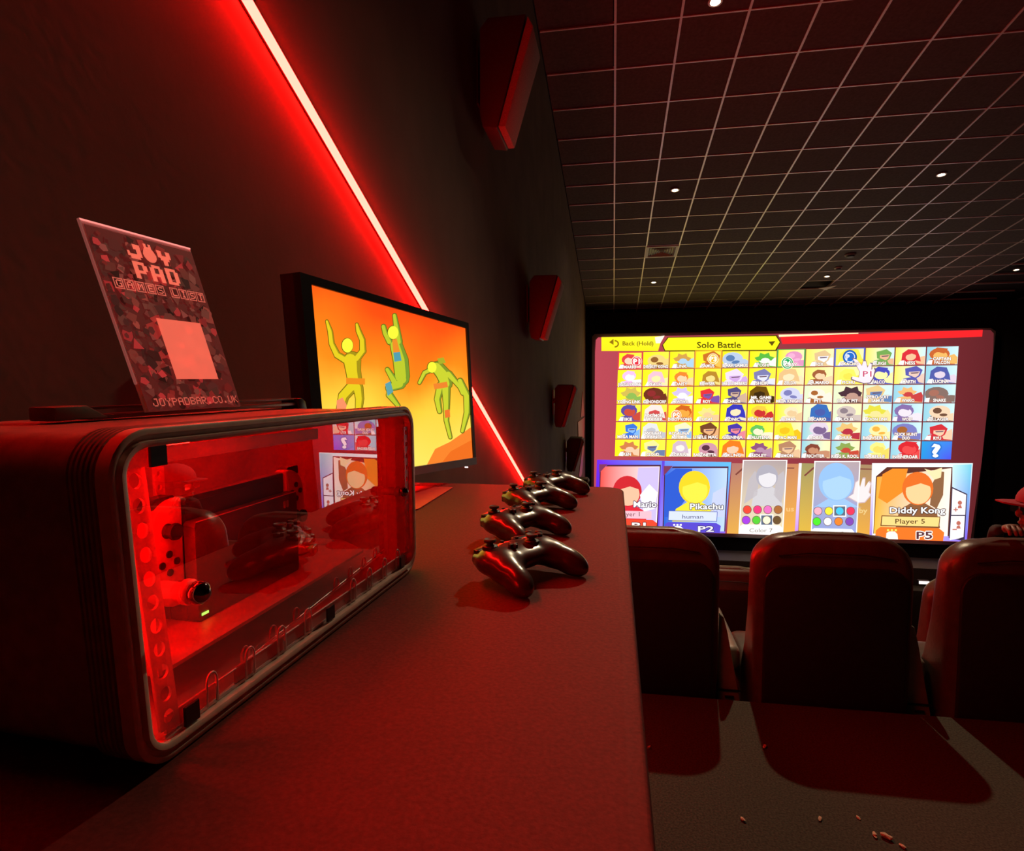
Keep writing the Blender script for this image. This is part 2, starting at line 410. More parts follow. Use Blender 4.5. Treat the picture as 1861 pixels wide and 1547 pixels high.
# plain colour blots in place of the pictures: (main, second) for every tile
cols = ["d84040 f0c8b0|8a5a2c e8c878|c89848 a8c8e0|c06a28 e8b850|5878a8 b0c0d8|58b040 f0f0e0|f0a8c8 d890b8|d8b888 e8e8f0|f0e050 e8c840|70a050 e0b088|d03038 e8b890|c06030 e8b060",
 "e8b8e0 f8f0f8|f0b8c8 f0e0a0|e88030 f0c8a0|b0802c e8d080|e0d0f0 c8a0d8|7878a8 d8d8e8|e0b880 f0d8b0|9a5a38 f0c8a0|f0e860 f0d850|4848b0 f0e8a0|5858a8 e0c0b0|5058a0 d8c8d8",
 "c8b050 88b050|8a2c2c 6a3020|c8b8e0 f0e8f8|d83038 7850a0|504878 c8a890|6a4a10 3a2810|7878b0 c8c8e0|a06030 f0e0d0|483038 b89080|e0c080 6080b0|e8b070 c04040|a06858 806860",
 "584898 c04838|e8d8d0 c84848|c86020 e8a040|f0d880 f0c090|3838b0 f0d8b0|e8c040 c03030|f0d8b0 e0c090|3868b0 4858a0|887880 c8b8b0|d8d040 f0d890|8068a0 e0d8e0|6a4a38 f0c8a8",
 "3870d0 80b0e8|d8d8d8 b8b8c0|f0e0b8 90b8e0|704028 e0a878|4838a0 e08090|60b858 f0e0c0|f0d830 e8b820|d8c8d8 786088|e0b870 b03040|e8a840 f0e0a0|a06030 7878b8|c83038 e8c0a0",
 "c87848 e8c0a0|f0e090 6878a0|c8b0c0 f0e0d8|583040 c890a0|f07820 f0c0a0|885078 b088a0|b08060 e0b890|804030 c08868|88a050 c04838|f0e080 f0d060|d02830 e04848|3888d8 4060e0"]
rr = random.Random(3)
for r in range(6):
    cs = cols[r].split('|')
    for c in range(12):
        m1, m2 = ['#'+x for x in cs[c].split()]
        q = [G(c+.02, r+.025), G(c+.98, r+.025), G(c+.98, r+.975), G(c+.02, r+.975)]
        t = c/11. ; y1 = '#fbe61a' if c < 7 else ('#f2e060' if r < 2 and c < 11 else ('#d8e4c0' if c < 10 and r < 4 else '#90c8d8'))
        y2 = '#f8e84a' if c < 6 else ('#f4ecb0' if c < 9 else '#c8e4e8')
        if (c, r) == (11, 5):
            gquad(pic, q, ['#2e9ad8', '#3e7ee0', '#4a50e0', '#2890d8'], 2); continue
        gquad(pic, q, [y1, y2, y2, y1], 2)
        g = lambda x, y, r=r, c=c: G(c + min(max(x, .03), .97), r + min(max(y, .03), .97))
        # generic shoulder block, round head, fringe and a highlight band, each different
        cx = .5 + rr.uniform(-.12, .12); cy = .42 + rr.uniform(-.06, .06); hr = rr.uniform(.22, .32); tl = rr.uniform(-25, 25)
        pic.poly([g(*p) for p in [(cx-.42, 1), (cx-.30, .70), (cx-.05, .62), (cx+.22, .66), (cx+.42, .80), (cx+.5, 1)]], m1, 3)
        pic.poly([g(*p) for p in [(cx+.1, .62), (cx+.45, .42+rr.uniform(-.1, .2)), (.97, .6), (.97, .95), (cx+.2, .9)]], m2, 4)
        kd = rr.randrange(5)
        if kd == 0:    # short round hair
            pic.poly([g(*p) for p in ell(cx, cy, hr*1.12, hr*1.15, 12, rot=tl)], m1, 5)
            pic.poly([g(*p) for p in ell(cx+.03, cy+.09, hr*.78, hr*.80, 12, rot=tl)], m2, 6)
            pic.poly([g(*p) for p in [(cx-hr, cy-.1), (cx-hr*.3, cy-hr*1.25), (cx+hr*.9, cy-hr), (cx+hr*.5, cy-.02), (cx-.02, cy-.10)]], m1, 7)
        elif kd == 1:  # tufted hair
            pts = []
            for j in range(9):
                t = math.pi*(.95 + 1.1*j/8); rad = hr*(1.45 if j % 2 else 1.02); pts.append((cx + rad*math.cos(t), cy + .1 + rad*1.15*math.sin(t)))
            pic.poly([g(*p) for p in ell(cx+.02, cy+.08, hr*.85, hr*.9, 12, rot=tl)], m2, 5); pic.poly([g(*p) for p in pts], m1, 6)
            pic.poly([g(*p) for p in ell(cx+.04, cy+.14, hr*.62, hr*.55, 10, rot=tl)], m2, 7)
        elif kd == 2:  # long hair to one side
            pic.poly([g(*p) for p in [(cx-hr*1.3, .95), (cx-hr*1.15, cy-.1), (cx-hr*.4, cy-hr*1.3), (cx+hr*.8, cy-hr*1.1), (cx+hr*1.2, cy+.1), (cx+hr*1.35, .8), (cx+hr*.3, .7)]], m1, 5)
            pic.poly([g(*p) for p in ell(cx, cy+.10, hr*.68, hr*.8, 12, rot=tl)], m2, 6)
            pic.poly([g(*p) for p in [(cx-hr*.7, cy+.02), (cx-hr*.1, cy-hr*.9), (cx+hr*.8, cy+.02), (cx+hr*.1, cy-.08)]], m1, 7)
        elif kd == 3:  # plain round form
            pic.poly([g(*p) for p in ell(cx, cy+.06, hr*1.3, hr*1.3, 14, rot=tl)], m2, 5)
            pic.poly([g(*p) for p in ell(cx-.08, cy+.0, hr*.55, hr*.6, 12, rot=tl)], m1, 6)
            pic.poly([g(*p) for p in ell(cx+.12, cy+.22, hr*.5, hr*.3, 12, rot=tl)], m1, 6)
        else:          # turned head, angular
            pic.poly([g(*p) for p in [(cx-hr, cy-.2), (cx+.1, cy-hr*1.4), (cx+hr*1.2, cy-.12), (cx+hr*.9, cy+.2), (cx+.1, cy+hr*1.35), (cx-hr*.9, cy+.15)]], m1, 5)
            pic.poly([g(*p) for p in [(cx-hr*.5, cy-.02), (cx+hr*.9, cy-.05), (cx+hr*.7, cy+.18), (cx+.08, cy+hr*1.1), (cx-hr*.5, cy+.14)]], m2, 6)
            pic.poly([g(*p) for p in [(cx-hr*.3, cy+.02), (cx+hr*.8, cy), (cx+hr*.6, cy+.06), (cx-hr*.2, cy+.08)]], '#6a5060', 7)
        pic.poly([g(*p) for p in [(cx-.40, .95), (cx-.33, .74), (cx-.2, .72), (cx-.22, .97)]], '#f4f0ee', 7)
# coin markers and frames on picked tiles
def frame(c, r, col, w=.05, L=12):
    for q in ([(0, 0), (1, 0), (1, w), (0, w)], [(0, 1-w), (1, 1-w), (1, 1), (0, 1)], [(0, 0), (w, 0), (w, 1), (0, 1)], [(1-w, 0), (1, 0), (1, 1), (1-w, 1)]):
        pic.poly([G(c+x*.999, r+y) for x, y in q], col, L)
for c, r, col in ((0, 0, '#d83848'), (3, 0, '#f0a830'), (6, 0, '#48a050'), (2, 3, '#f08030'), (8, 0, '#5068c8')): frame(c, r, col)
for x, y, rad, col in ((1157, 657, 10, '#d83040'), (1296, 652.5, 10, '#e8b020'), (1431, 660, 11.5, '#20a058'), (1229, 755, 9.5, '#e87820'), (1544.5, 649, 13, '#2868c0')):
    pic.poly(ell(x, y, rad, rad, 20), '#fff0d0' if col != '#2868c0' else '#1a4890', 13); pic.poly(ell(x, y, rad*.9, rad*.9, 20), col, 14)
    pic.poly(ell(x, y, rad*.72, rad*.72, 20), '#ffffff' , 15); pic.poly(ell(x, y, rad*.64, rad*.64, 20), col, 16)
# hand pointer
hand = [(1548, 650), (1556, 652), (1566, 664), (1569, 655), (1574, 655), (1577, 668), (1582, 659), (1586, 660), (1585, 672), (1590, 668), (1592, 673), (1588, 688), (1582, 697), (1570, 698), (1556, 694), (1546, 690), (1547, 685), (1560, 687), (1562, 676)]
pic.poly(hand, '#6a5468', 17); cxh = 1570; cyh = 676
pic.poly([(cxh+(x-cxh)*.9, cyh+(y-cyh)*.92) for x, y in hand], '#f4dce4', 18)
# ---- player cards
gquad(pic, [(1085, 835.5), (1329, 840), (1318, bot(1318)), (1080, 962)], ['#6a28e0', '#60b8f0', '#8060d8', '#4828c8'], 2)
gquad(pic, [(1203, 838), (1208, 838), (1205, bot(1205)), (1198, bot(1198))], ['#6040d0', '#6040d0', '#9080f0', '#9080f0'], 3)
def card(x0, y0, x1, y1, cut, c1, c2, L=4):
    pic.poly([(x0, y0+cut), (x0+cut, y0), (x1, y0), (x1-6, y1), (x0-3, y1)], '#4a2438', L)
    gquad(pic, [(x0+2, y0+3), (x1-2, y0+3), (x1-8, y1), (x0-1, y1)], [c1, c2, c2, c1], L+1)
    pic.poly([(x0-1, y0-1), (x0+cut, y0-1), (x0-1, y0+cut+1)], '#7a3858', L+2)
def bust(cx, cy, r, body, head, hair, L, arms=None, bt=970):
    pic.poly([(cx-r*1.5, bt), (cx-r*1.25, cy+r*1.45), (cx-r*.5, cy+r*1.0), (cx+r*.5, cy+r*1.0), (cx+r*1.25, cy+r*1.45), (cx+r*1.5, bt)], body, L)
    pic.poly(ell(cx, cy, r*1.05, r*1.12, 24), hair, L+1)
    pic.poly(ell(cx+r*.04, cy+r*.2, r*.85, r*.86, 24), head, L+2)
    pic.poly([(cx-r*.95, cy), (cx-r*.5, cy-r*.75), (cx+r*.4, cy-r*.8), (cx+r*.95, cy-r*.1), (cx+r*.2, cy-r*.35)], hair, L+3)
card(1090, 845, 1201, 963, 14, '#f05048', '#ffe8e8')
pic.poly([(1160, 850), (1198, 849), (1192, 950), (1150, 940)], '#c8b8e8', 6)
bust(1140, 893, 25, '#d82c3c', '#f0b898', '#c82830', 7, bt=958)
pic.poly([(1163, 900), (1180, 880), (1195, 895), (1190, 925), (1170, 930)], '#f0e8f4', 12)
pic.poly([(1136, 928.5), (1184, 929.5), (1184, 943.5), (1136, 942)], '#f4b8c4', 14)
pic.poly([(1136, 944), (1186, 945), (1194, 951), (1192, bot(1192)), (1136, bot(1136))], '#e84830', 14)
card(1207, 848, 1324, 966, 16, '#2860d0', '#b8d0f8')
pic.poly([(1209, 866), (1228, 852), (1258, 852), (1252, 900), (1222, 940), (1207, 940)], '#3058c8', 6)
bust(1262, 886, 27, '#f4dc38', '#f6e048', '#f0cc28', 7, bt=948)
pic.poly([(1296, 896), (1318, 884), (1316, 940), (1290, 940)], '#c0c8f0', 7)
pic.poly([(1215, 928), (1304, 930), (1303, 948.5), (1214, 946)], '#4050a0', 14)
pic.poly([(1216, 929), (1303, 931), (1302, 947.5), (1215, 945)], '#d0d8f8', 15)
pic.poly([(1214, 949), (1302, 951), (1310, 956), (1308, bot(1308)), (1207, bot(1207)), (1208, 953)], '#5848c8', 14)
# card 3
gquad(pic, [(1330, 842), (1453, 843), (1450, bot(1450)), (1321, bot(1321))], ['#a87068', '#c08058', '#e8a840', '#d8a048'], 3)
pic.poly([(1336, 862), (1352, 848), (1444, 850), (1443, 852), (1354, 850.5), (1338, 864)], '#7a4038', 4)
gquad(pic, [(1350, 836), (1431, 837), (1423, bot(1423)), (1342, bot(1342))], ['#b0a0a0', '#a89898', '#e8d8b0', '#e0d0a8'], 5)
gquad(pic, [(1452, 842), (1457, 842), (1450, bot(1450)), (1444, bot(1444))], ['#f0f4f8', '#f0f4f8', '#c080e0', '#c080e0'], 6)
bust(1394, 866, 19, '#c8c4c8', '#dcd8dc', '#a8a4b0', 7, bt=920)
pic.poly([(1361, 872), (1372, 856), (1380, 866), (1376, 900), (1352, 916)], '#b8b0b4', 7)
pic.poly([(1412, 866), (1424, 856), (1428, 876), (1420, 915), (1406, 900)], '#b8b0b4', 7)
# card 4
gquad(pic, [(1457, 842), (1589, 845), (1585, bot(1585)), (1451, bot(1451))], ['#98905c', '#a08060', '#e0a040', '#d8b040'], 3)
pic.poly([(1461, 864), (1478, 849), (1585, 852), (1585, 854), (1480, 851.5), (1463, 866)], '#7a4038', 4)
gquad(pic, [(1481, 838), (1564, 838.5), (1557, bot(1557)), (1473, bot(1473))], ['#b0a4a8', '#b09ca0', '#90a0d8', '#8898d0'], 5)
bust(1520, 876, 31, '#98bce8', '#a4c8f0', '#90b8e8', 7, bt=922)
pts = [(1540, 904), (1550, 898), (1554, 876), (1560, 872), (1563, 885), (1568, 868), (1573, 868), (1572, 886), (1580, 874), (1584, 878), (1580, 895), (1584, 900), (1572, 914), (1560, 915)]
pic.poly(pts, '#c8b0b4', 12); pic.poly([(1564+(x-1564)*.9, 895+(y-895)*.92) for x, y in pts], '#ecdcdc', 13)
gquad(pic, [(1585, 842), (1590, 842), (1585, bot(1585)), (1580, bot(1580))], ['#f4f4f8', '#f4f4f8', '#a080e0', '#a080e0'], 6)
for (X0, X1, sk, sy) in ((1350, 1431, 8, 836), (1480, 1564, 7, 838)):
    for q in ([(X0, sy), (X0+2, sy), (X0+2-sk, bot(X0)), (X0-sk, bot(X0))], [(X1-2, sy), (X1, sy), (X1-sk, bot(X1)), (X1-2-sk, bot(X1))], [(X0, sy), (X1, sy), (X1, sy+1.6), (X0, sy+1.6)]):
        pic.poly(q, '#f6f0ee', 14)
def sw(x0, y0, dx, dy, cl, rad):
    for k, c in enumerate(cl.split()):
        x = x0 + dx*(k % 4) - (2 if k > 3 else 0); y = y0 + dy*(k//4)
        if k % 8 == (6 if x0 < 1400 else 2):
            pic.poly([(x-12, y-10.5), (x+12, y-10.5), (x+12, y+10.5), (x-12, y+10.5)], '#fff8f0', 15)
            pic.poly([(x-10, y-8.5), (x+10, y-8.5), (x+10, y+8.5), (x-10, y+8.5)], '#5a6a80', 16)
        pic.poly(ell(x, y, rad+1, rad+1, 16), '#6a5050', 17); pic.poly(ell(x, y, rad, rad, 16), '#'+c, 18)
sw(1358, 926.5, 18.7, 19, 'e84838 e83c78 e070b8 a86838 a040d8 58c838 f8f0c8 6a5030', 7)
sw(1486.5, 929, 19.8, 19, 'f0a8b8 f0e040 48c0e8 e83858 50e030 f8f4f0 f08030 8048b0', 7)
pic.poly([(1343, 958), (1350, 953), (1417, 955), (1423, 961), (1422, bot(1422)), (1343, bot(1343))], '#fffaf4', 15)
pic.poly([(1474, 964), (1480, 960), (1548, 962), (1553, 968), (1552, bot(1552)), (1473, bot(1473))], '#fffaf8', 15)
# card 5
gquad(pic, [(1588, 842), (1768, 842), (1757, bot(1757)), (1583, bot(1583))], ['#fbf8f4', '#d8f0f4', '#8060e8', '#fff4e8'], 4)
gquad(pic, [(1732, 845), (1766, 844), (1757, 980), (1728, 978)], ['#c0e8ec', '#70c8dc', '#7858e0', '#d0d0f0'], 5)
pic.poly([(1592, 866), (1612, 849), (1731, 849), (1729, 975), (1587, 970)], '#5a3028', 6)
gquad(pic, [(1594, 867), (1729, 851), (1722, 975), (1588, 970)], ['#f0a030', '#fbe8d8', '#fff0e4', '#f0b840'], 7)
pic.poly([(1588, 842), (1612, 848), (1592, 866)], '#f8f4f0', 8)
pic.poly([(1604, 862), (1622, 852), (1650, 852), (1640, 895), (1612, 915), (1596, 905)], '#f08828', 8)
bust(1668, 888, 27, '#8a5a38', '#f0c890', '#e06c28', 9, bt=960)
pic.poly([(1694, 880), (1706, 856), (1716, 858), (1714, 900), (1702, 925), (1690, 918)], '#8a6040', 9)
pic.poly([(1680, 852), (1694, 856), (1712, 850), (1710, 868), (1698, 872)], '#f4dca8', 10)
pic.poly([(1602, 937), (1709, 939), (1707, 959), (1600, 956)], '#6a4020', 14)
pic.poly([(1603.5, 938.5), (1707.5, 940.5), (1705.5, 957.5), (1602, 954.5)], '#f8d080', 15)
pic.poly([(1600, 958), (1706, 960), (1716, 968), (1714, bot(1714)), (1590, bot(1590)), (1592, 964)], '#ee7428', 14)
pic.poly([(1611, 969), (1616, 966), (1626, 966), (1631, 971), (1632, bot(1632)), (1610, bot(1610))], '#fff4e0', 16)
for k in range(3): pic.poly([(1612+7*k, 962), (1616+7*k, 962), (1616+7*k, 965.5), (1612+7*k, 965.5)], '#ffe060', 16)
pic.poly([(1601+1, 0), (1602, 0), (1602, 0)], '#000000', 0) if False else None
pic.poly([(1222, 960), (1228, 956), (1236, 956), (1242, 961), (1242, bot(1242)), (1222, bot(1222))], '#f4f0ff', 16)
for k in range(3): pic.poly([(1223.5+6*k, 952.5), (1227+6*k, 952.5), (1227+6*k, 955.5), (1223.5+6*k, 955.5)], '#ffffff', 16)
pic.poly([(1730, 885), (1758, 898), (1753, 984), (1724, 978)], '#3a3048', 9)
pic.poly([(1731, 888), (1756, 899.5), (1754, 936), (1729, 936)], '#f4ecf0', 10)
pic.poly([(1728.5, 938), (1753.5, 938), (1751, 976), (1742, 979), (1726, 982)], '#f4ecf0', 10)
for (hx, hy) in ((1744.5, 914), (1742, 951)):
    pic.poly(ell(hx, hy, 4, 4, 12), '#b86858', 11); pic.poly([(hx-4, hy+10), (hx-3, hy+5), (hx+2, hy+4), (hx+4, hy+10)], '#b86858', 11)
pic.poly([(1733, 925.5), (1741, 925.5), (1741, 927.5), (1733, 927.5)], '#b86858', 11); pic.poly([(1736, 922.5), (1738, 922.5), (1738, 930), (1736, 930)], '#b86858', 11)
pic.poly([(1731, 961.5), (1739, 961.5), (1739, 963.5), (1731, 963.5)], '#b86858', 11)
pic.build('projected_picture', Mt['scr'], scr)
lt = MB()
def st(txt, x, y, h, wd, col, L=20, bold=.03, slope=0., out=None):
    lines = txt.split('\n')
    for i, ln in enumerate(lines):
        yy = y - (len(lines)-1-i)*h*1.25
        w_ = wd if len(lines) == 1 else wd * (len(ln)/max(len(q) for q in lines))
        if out:
            for k in range(6 if h > 7 else 4):
                t = 2*math.pi*k/(6 if h > 7 else 4) + .4; ox, oy = h*.13*math.cos(t), h*.13*math.sin(t)
                put_text(lt, ln, lambda a, b, yy=yy: SL(x + a + ox, yy - b + oy, L + .2*k), lin(out), h, w_, bold)
        put_text(lt, ln, lambda a, b, yy=yy: SL(x + a, yy - b + a*slope, L+2), lin(col), h, w_, bold)
st('Back (Hold)', 1159.5, 624, 7.5, 56, '#6a5614', bold=.01)
st('Solo Battle', 1306.5, 627, 11, 80, '#4a400c', bold=.015)
for r in range(6):
    for c, nm in enumerate(names[r].split('|')):
        if not nm: continue
        x, y = G(c+.5, r+.86); wmax = G(c+.96, r+.86)[0] - G(c+.04, r+.86)[0]
        L_ = max(len(q) for q in nm.split('\n')); st(nm, x, y, 5.4, min(wmax, 4.6*L_), '#fffaf6', out='#8a6a58', bold=.02)
for t, x, y, h, wd in (('P1', 1157, 657, 8, 11), ('P3', 1296, 652.5, 8, 11), ('P4', 1431, 660, 8, 12), ('P5', 1229, 755, 8, 11), ('P', 1541, 649, 9, 6)):
    st(t, x, y, h, wd, '#fff6e8', bold=.03)
st('P1', 1576, 679.5, 10, 16, '#c05070', out='#fff0f4', bold=.02, L=24)
st('?', 1701, 819, 22, 17, '#f8fcff', bold=.04, out='#3070c0')
st('Mario', 1172.5, 916.5, 10.5, 42, '#ffffff', out='#4a3850', bold=.018)
st('Pikachu', 1284, 920.5, 10.5, 60, '#ffffff', out='#4a4440', bold=.018)
st('yer 1', 1150, 934.5, 8, 25, '#5a4048', bold=0)
st('Player', 1118, 934.5, 8, 30, '#5a4048', bold=0)
st('P1', 1161, 955, 10, 25, '#fff8f0', out='#5a2028', bold=.02)
st('human', 1259, 939, 7.5, 38, '#5a5a68', bold=0)
st('P2', 1283, 961.5, 10, 29, '#e8e4ff', out='#3a3060', bold=.02)
st('us', 1436, 925, 9, 14, '#e8b878', bold=.02)
st('by', 1569, 928, 9, 15, '#e0c080', bold=.02)
st('Color 7', 1383, 964, 7, 42, '#6a5a50', bold=0); st('Color 3', 1513, 970, 7, 42, '#6a5a50', bold=0)
st('Diddy Kong', 1667.5, 927.5, 11, 101, '#ffffff', out='#4a3430', bold=.018)
st('Player 5', 1654, 947.5, 8.5, 54, '#5a4424', bold=.01)
st('P5', 1680, 973, 13, 29, '#5a3038', out='#fff4e8', bold=.02)
lt.build('lettering', Mt['scr'], scr)
# the cloth the picture falls on, behind it
q = [SL(x, y, -6) for x, y in ((1076, 612), (1081, 607), (1800, 596), (1810, 602), (1768, 992), (1074, 968))]
MB().add(q + [p + Vector((0, .03, 0)) for p in q], [tuple(range(6)), tuple(range(11, 5, -1))] + [(i, i+6, (i+1) % 6+6, (i+1) % 6) for i in range(6)]).build('screen_cloth', mat('screen_cloth', (.35, .3, .3), .9), scr)

# ================================================================== WALL LIGHT STRIP
A = Vector((XW, 1.109, 1.978)); B = Vector((XW, 4.696, .43)); dr = (B - A).normalized()
A0 = A - dr*.8; B0 = B + dr*1.1; up = Vector((1, 0, 0)).cross(dr); up = up if up.z > 0 else -up
L = (B0 - A0).length
ch_mat = mat('dark_anodised_channel', (.10, .04, .04), .45, metal=.3)
def led_strip(lab, x, sg):
    led = thing('led_light_strip', lab, 'light strip', (x, A0.y, A0.z))
    def strip(mb, x0, x1, u0, u1, l0=0, l1=L):
        return mb.obox(Vector((sg*x0, 0, 0)) + up*u0 + dr*l0, (sg*(x1-x0), 0, 0), up*(u1-u0), dr*(l1-l0))
    strip(MB(), .006, .020, -.0065, .0065).build('diffuser', Mt['led'], led)
    ch = MB(); strip(ch, .001, .006, -.0068, .020); strip(ch, .001, .012, .0185, .0200)
    ch.build('channel', ch_mat, led)
led_strip('glowing red light strip slanting down the left wall behind the television', XW, 1)

# ================================================================== WALL SPEAKERS
def make_speaker():
    t = thing('wall_speaker', '', 'speaker', (0, 0, 0), 0, 'surround speakers stepping down the left wall')
    prof = [(.035, .0), (.075, .048), (.262, .045), (.115, -.47), (.045, -.46), (.03, -.40)]
    MB().prism(prof, lambda a, b: Vector((a, 0, b)), lambda a, b: Vector((a, .30, b))).build('cabinet', Mt['spk'], t, bevel=.006)
    MB().prism([(.268, .040), (.295, -.01), (.155, -.462), (.120, -.462)], lambda a, b: Vector((a, .008, b)), lambda a, b: Vector((a, .292, b))).build('grille', Mt['grille'], t, bevel=.004)
    b = MB().box(.002, .012, .06, .24, -.32, -.02).tube([(.01, .15, -.15), (.05, .15, -.15)], .02)
    b.box(.01, .05, .13, .17, -.18, -.12); b.build('wall_bracket', Mt['blk'], t)
    return t
sp0 = make_speaker()
spd = [((3.10, 3.02), 1.05, 'largest dark surround speaker high up near the ceiling, nearest of the wall speakers'),
       ((4.90, 2.045), 1, 'surround speaker with red side and pale grille above the end of the television'),
       ((7.0, 1.14), .98, 'dark surround speaker second below the red-sided one, beside the light strip end'),
       ((8.85, .33), .98, 'small dark surround speaker low on the left wall beside the red wall graphic'),
       ((10.75, -.60), .98, 'farthest surround speaker peeping over the far end of the counter')]
for i, ((y, z), s, lab) in enumerate(spd):
    o = sp0 if i == 0 else dup(sp0, (0, 0, 0), 0, lab)
    o.location = (XW, y, z); o.scale = (s, s, s); o['label'] = lab
# red graphic at far end of wall
rg = thing('wall_graphic', 'jagged red painted graphic at far end of left wall before the screen', 'wall graphic', (XW+.006, 13.3, .1))
def yz(pts): return [(y-13.3, z-.1) for y, z in pts]
for pts in ([(13.95, .96), (13.1, .42), (14.7, .36)], [(12.05, .39), (14.76, .32), (14.75, -.0), (12.2, .05)], [(12.4, .05), (14.6, .0), (14.5, -.22), (12.5, -.2)], [(13.98, -.25), (12.05, -.9), (13.63, -.9), (14.6, -.4)]):
    MB().prism(yz(pts), lambda a, b: Vector((0, a, b)), lambda a, b: Vector((.01, a, b))).build('painted_shape', Mt['redpaint'], rg)

# ================================================================== CEILING FITTINGS
def cpt(x, y): return Vector((x, y, cz(y)))
tilt = Matrix.Rotation(math.atan2(d_c.z, d_c.y), 4, 'X')
def cmat(x, y, dz=0):
    M_ = Matrix.Translation(cpt(x, y) - n_c*dz) @ tilt; return M_
def make_down():
    t = thing('downlight', '', 'downlight', group='recessed downlights in the tiled ceiling')
    MB().lathe([(.062, -.001), (.062, -.006), (.045, -.008), (.040, .004), (.05, .004)], n=24).build('ring', Mt['tbar'], t, smooth='auto')
    MB().lathe([(.001, -.0075), (.030, -.0075), (.038, -.003), (.038, 0.002), (.001, .002)], n=20).build('lamp_face', Mt['lamp'], t)
    return t
dl = make_down()
dls = [((.854, 5.666), 'round downlight at the top edge, nearest of the ceiling lights'),
       ((.873, 9.231), 'lit downlight in second tile column above the square air vent'),
       ((4.395, 9.241), 'large bright downlight at right among faint ceiling lines'),
       ((.859, 13.643), 'small downlight just below the square air vent towards the screen'),
       ((4.398, 13.634), 'small downlight beside the pale displaced tile above the screen'),
       ((7.912, 13.626), 'downlight farthest to the right above the screen corner')]
for i, ((x, y), lab) in enumerate(dls):
    o = dl if i == 0 else dup(dl, (0, 0, 0), 0, lab)
    o['label'] = lab; o.matrix_world = cmat(x, y, .002)
    p = cpt(x, y) - n_c*.03
    if i == 0: spot('downlight_lamp', p, 480, (1, .80, .50), 1.25, .045, (1.75, 1.6, 0), .9)
    else: spot('downlight_lamp', p, 12, (1, .82, .55), 2.4, .03, (p.x, p.y, 0), .5)
v = thing('air_vent', 'square white louvred air vent set in the tiled ceiling', 'air vent', mw=cmat(GX*1.5, P0.y + d_c.y*(S0+GS*9.5), .006))
h_ = .292
fr = MB()
for (a0, a1, b0_, b1_) in ((-h_, h_, -h_, -h_+.05), (-h_, h_, h_-.05, h_), (-h_, -h_+.05, -h_+.05, h_-.05), (h_-.05, h_, -h_+.05, h_-.05)): fr.box(a0, a1, b0_, b1_, -.006, .01)
fr.build('vent_frame', Mt['white'], v)
for k in range(5):
    a_ = .225 - .045*k; sl = MB()
    for s in (-1, 1):
        sl.obox((s*a_, -a_, -.004), (s*-.012, 0, .014), (0, 2*a_, 0), (.002, 0, .001)); sl.obox((-a_, s*a_, -.004), (2*a_, 0, 0), (0, s*-.012, .014), (0, .002, .001))
    sl.build('louvre', Mt['white'], v)
MB().box(-.25, .25, -.25, .25, .02, .024).build('vent_backing', Mt['blk'], v)
# displaced pale tile: one corner hangs down
c0 = cpt(4.44, 14.29); c1 = cpt(4.70, 13.98); c2 = cpt(4.72, 14.66)
MB().add([c0 - n_c*.07, c1 - n_c*.11, c2 - n_c*.004, c0 - n_c*.055, c1 - n_c*.095, c2 + n_c*.01], [(0, 1, 2), (5, 4, 3), (0, 3, 4, 1), (1, 4, 5, 2), (2, 5, 3, 0)]).build('hanging_tile', Mt['white'])
tag(D.objects['hanging_tile'], 'pale triangular corner of a ceiling tile hanging down above the screen', 'ceiling tile')
for nm, (x, y), r_, lab in (('smoke_detector', (4.43, 13.10), .07, 'small round smoke detector next to the pale hanging tile'), ('smoke_detector', (4.38, 12.35), .10, 'wider dark ceiling detector above the small smoke detector')):
    t = thing(nm, lab, 'smoke detector', mw=cmat(x, y, 0))
    MB().lathe([(r_, 0), (r_, -.012), (r_*.8, -.03)], n=20).build('base', Mt['grille'] if r_ > .08 else Mt['white'], t, smooth='auto')
    MB().lathe([(r_*.78, -.03), (r_*.6, -.05), (.001, -.055)], n=20).build('sensor', Mt['spk'], t, smooth='auto')

# ================================================================== COUNTER
ZC = .945
top = rpoly([(.028, YB+.3), (.028, 1.65), (XW+.002, 1.66), (XW+.002, YB+.3)], [.01, .05, .005, .005], 6)
cn = thing('counter', 'long red lit counter along the left wall with rounded front corner', 'counter', (0, 0, 0))
MB().prism(top, lambda a, b: Vector((a, b, ZC-.04)), lambda a, b: Vector((a, b, ZC))).build('worktop', Mt['counter'], cn, bevel=.006, seg=3)
MB().box(XW+.003, .0, YB+.32, 1.60, 0, ZC-.041).build('front_panel', Mt['counterside'], cn)
MB().prism([(-.434, 1.575), (-.440, 1.300), (-.60, .99), (-.70, 1.05), (-.70, 1.59)], lambda a, b: Vector((a, b, ZC+.0005)), lambda a, b: Vector((a, b, ZC+.003))).build('red_mat', Mt['redsheet'])
tag(D.objects['red_mat'], 'flat bright red mat on the counter beneath the television', 'mat')

# ================================================================== DISPLAY CASE
ang = math.radians(3.9)
cs = thing('display_case', 'ribbed rounded display case with clear front and red lit inside', 'display case', (-.3405, .379, ZC+.001), math.pi/2 - ang)
QC = [(-.012, .0), (.511, .0), (.510, .256), (-.026, .261)]
def ring(d, v_, r0=.034): return [(a, v_, b) for a, b in rpoly(inset(QC, d), [max(.006, r0-d)]*4, 9)]
prof = [(.030, .300), (.004, .292)]
vv = .275
prof += [(.004, .042)]
for k in range(6): b_ = .040 - k*.0045; prof += [(.0, b_), (.0, b_-.0022), (.0028, b_-.0026), (.0028, b_-.0042)]
rimp = [(.012, .0128), (.0, .0126), (.0, .001), (.0015, .0), (.0045, .0), (.0055, .0035), (.0085, .0035), (.0095, -.001), (.0125, -.001), (.0140, .0), (.0142, .0128)]
MB().rings([ring(d, v_) for d, v_ in rimp], False, False).build('front_rim', Mt['rim'], cs, smooth='auto')
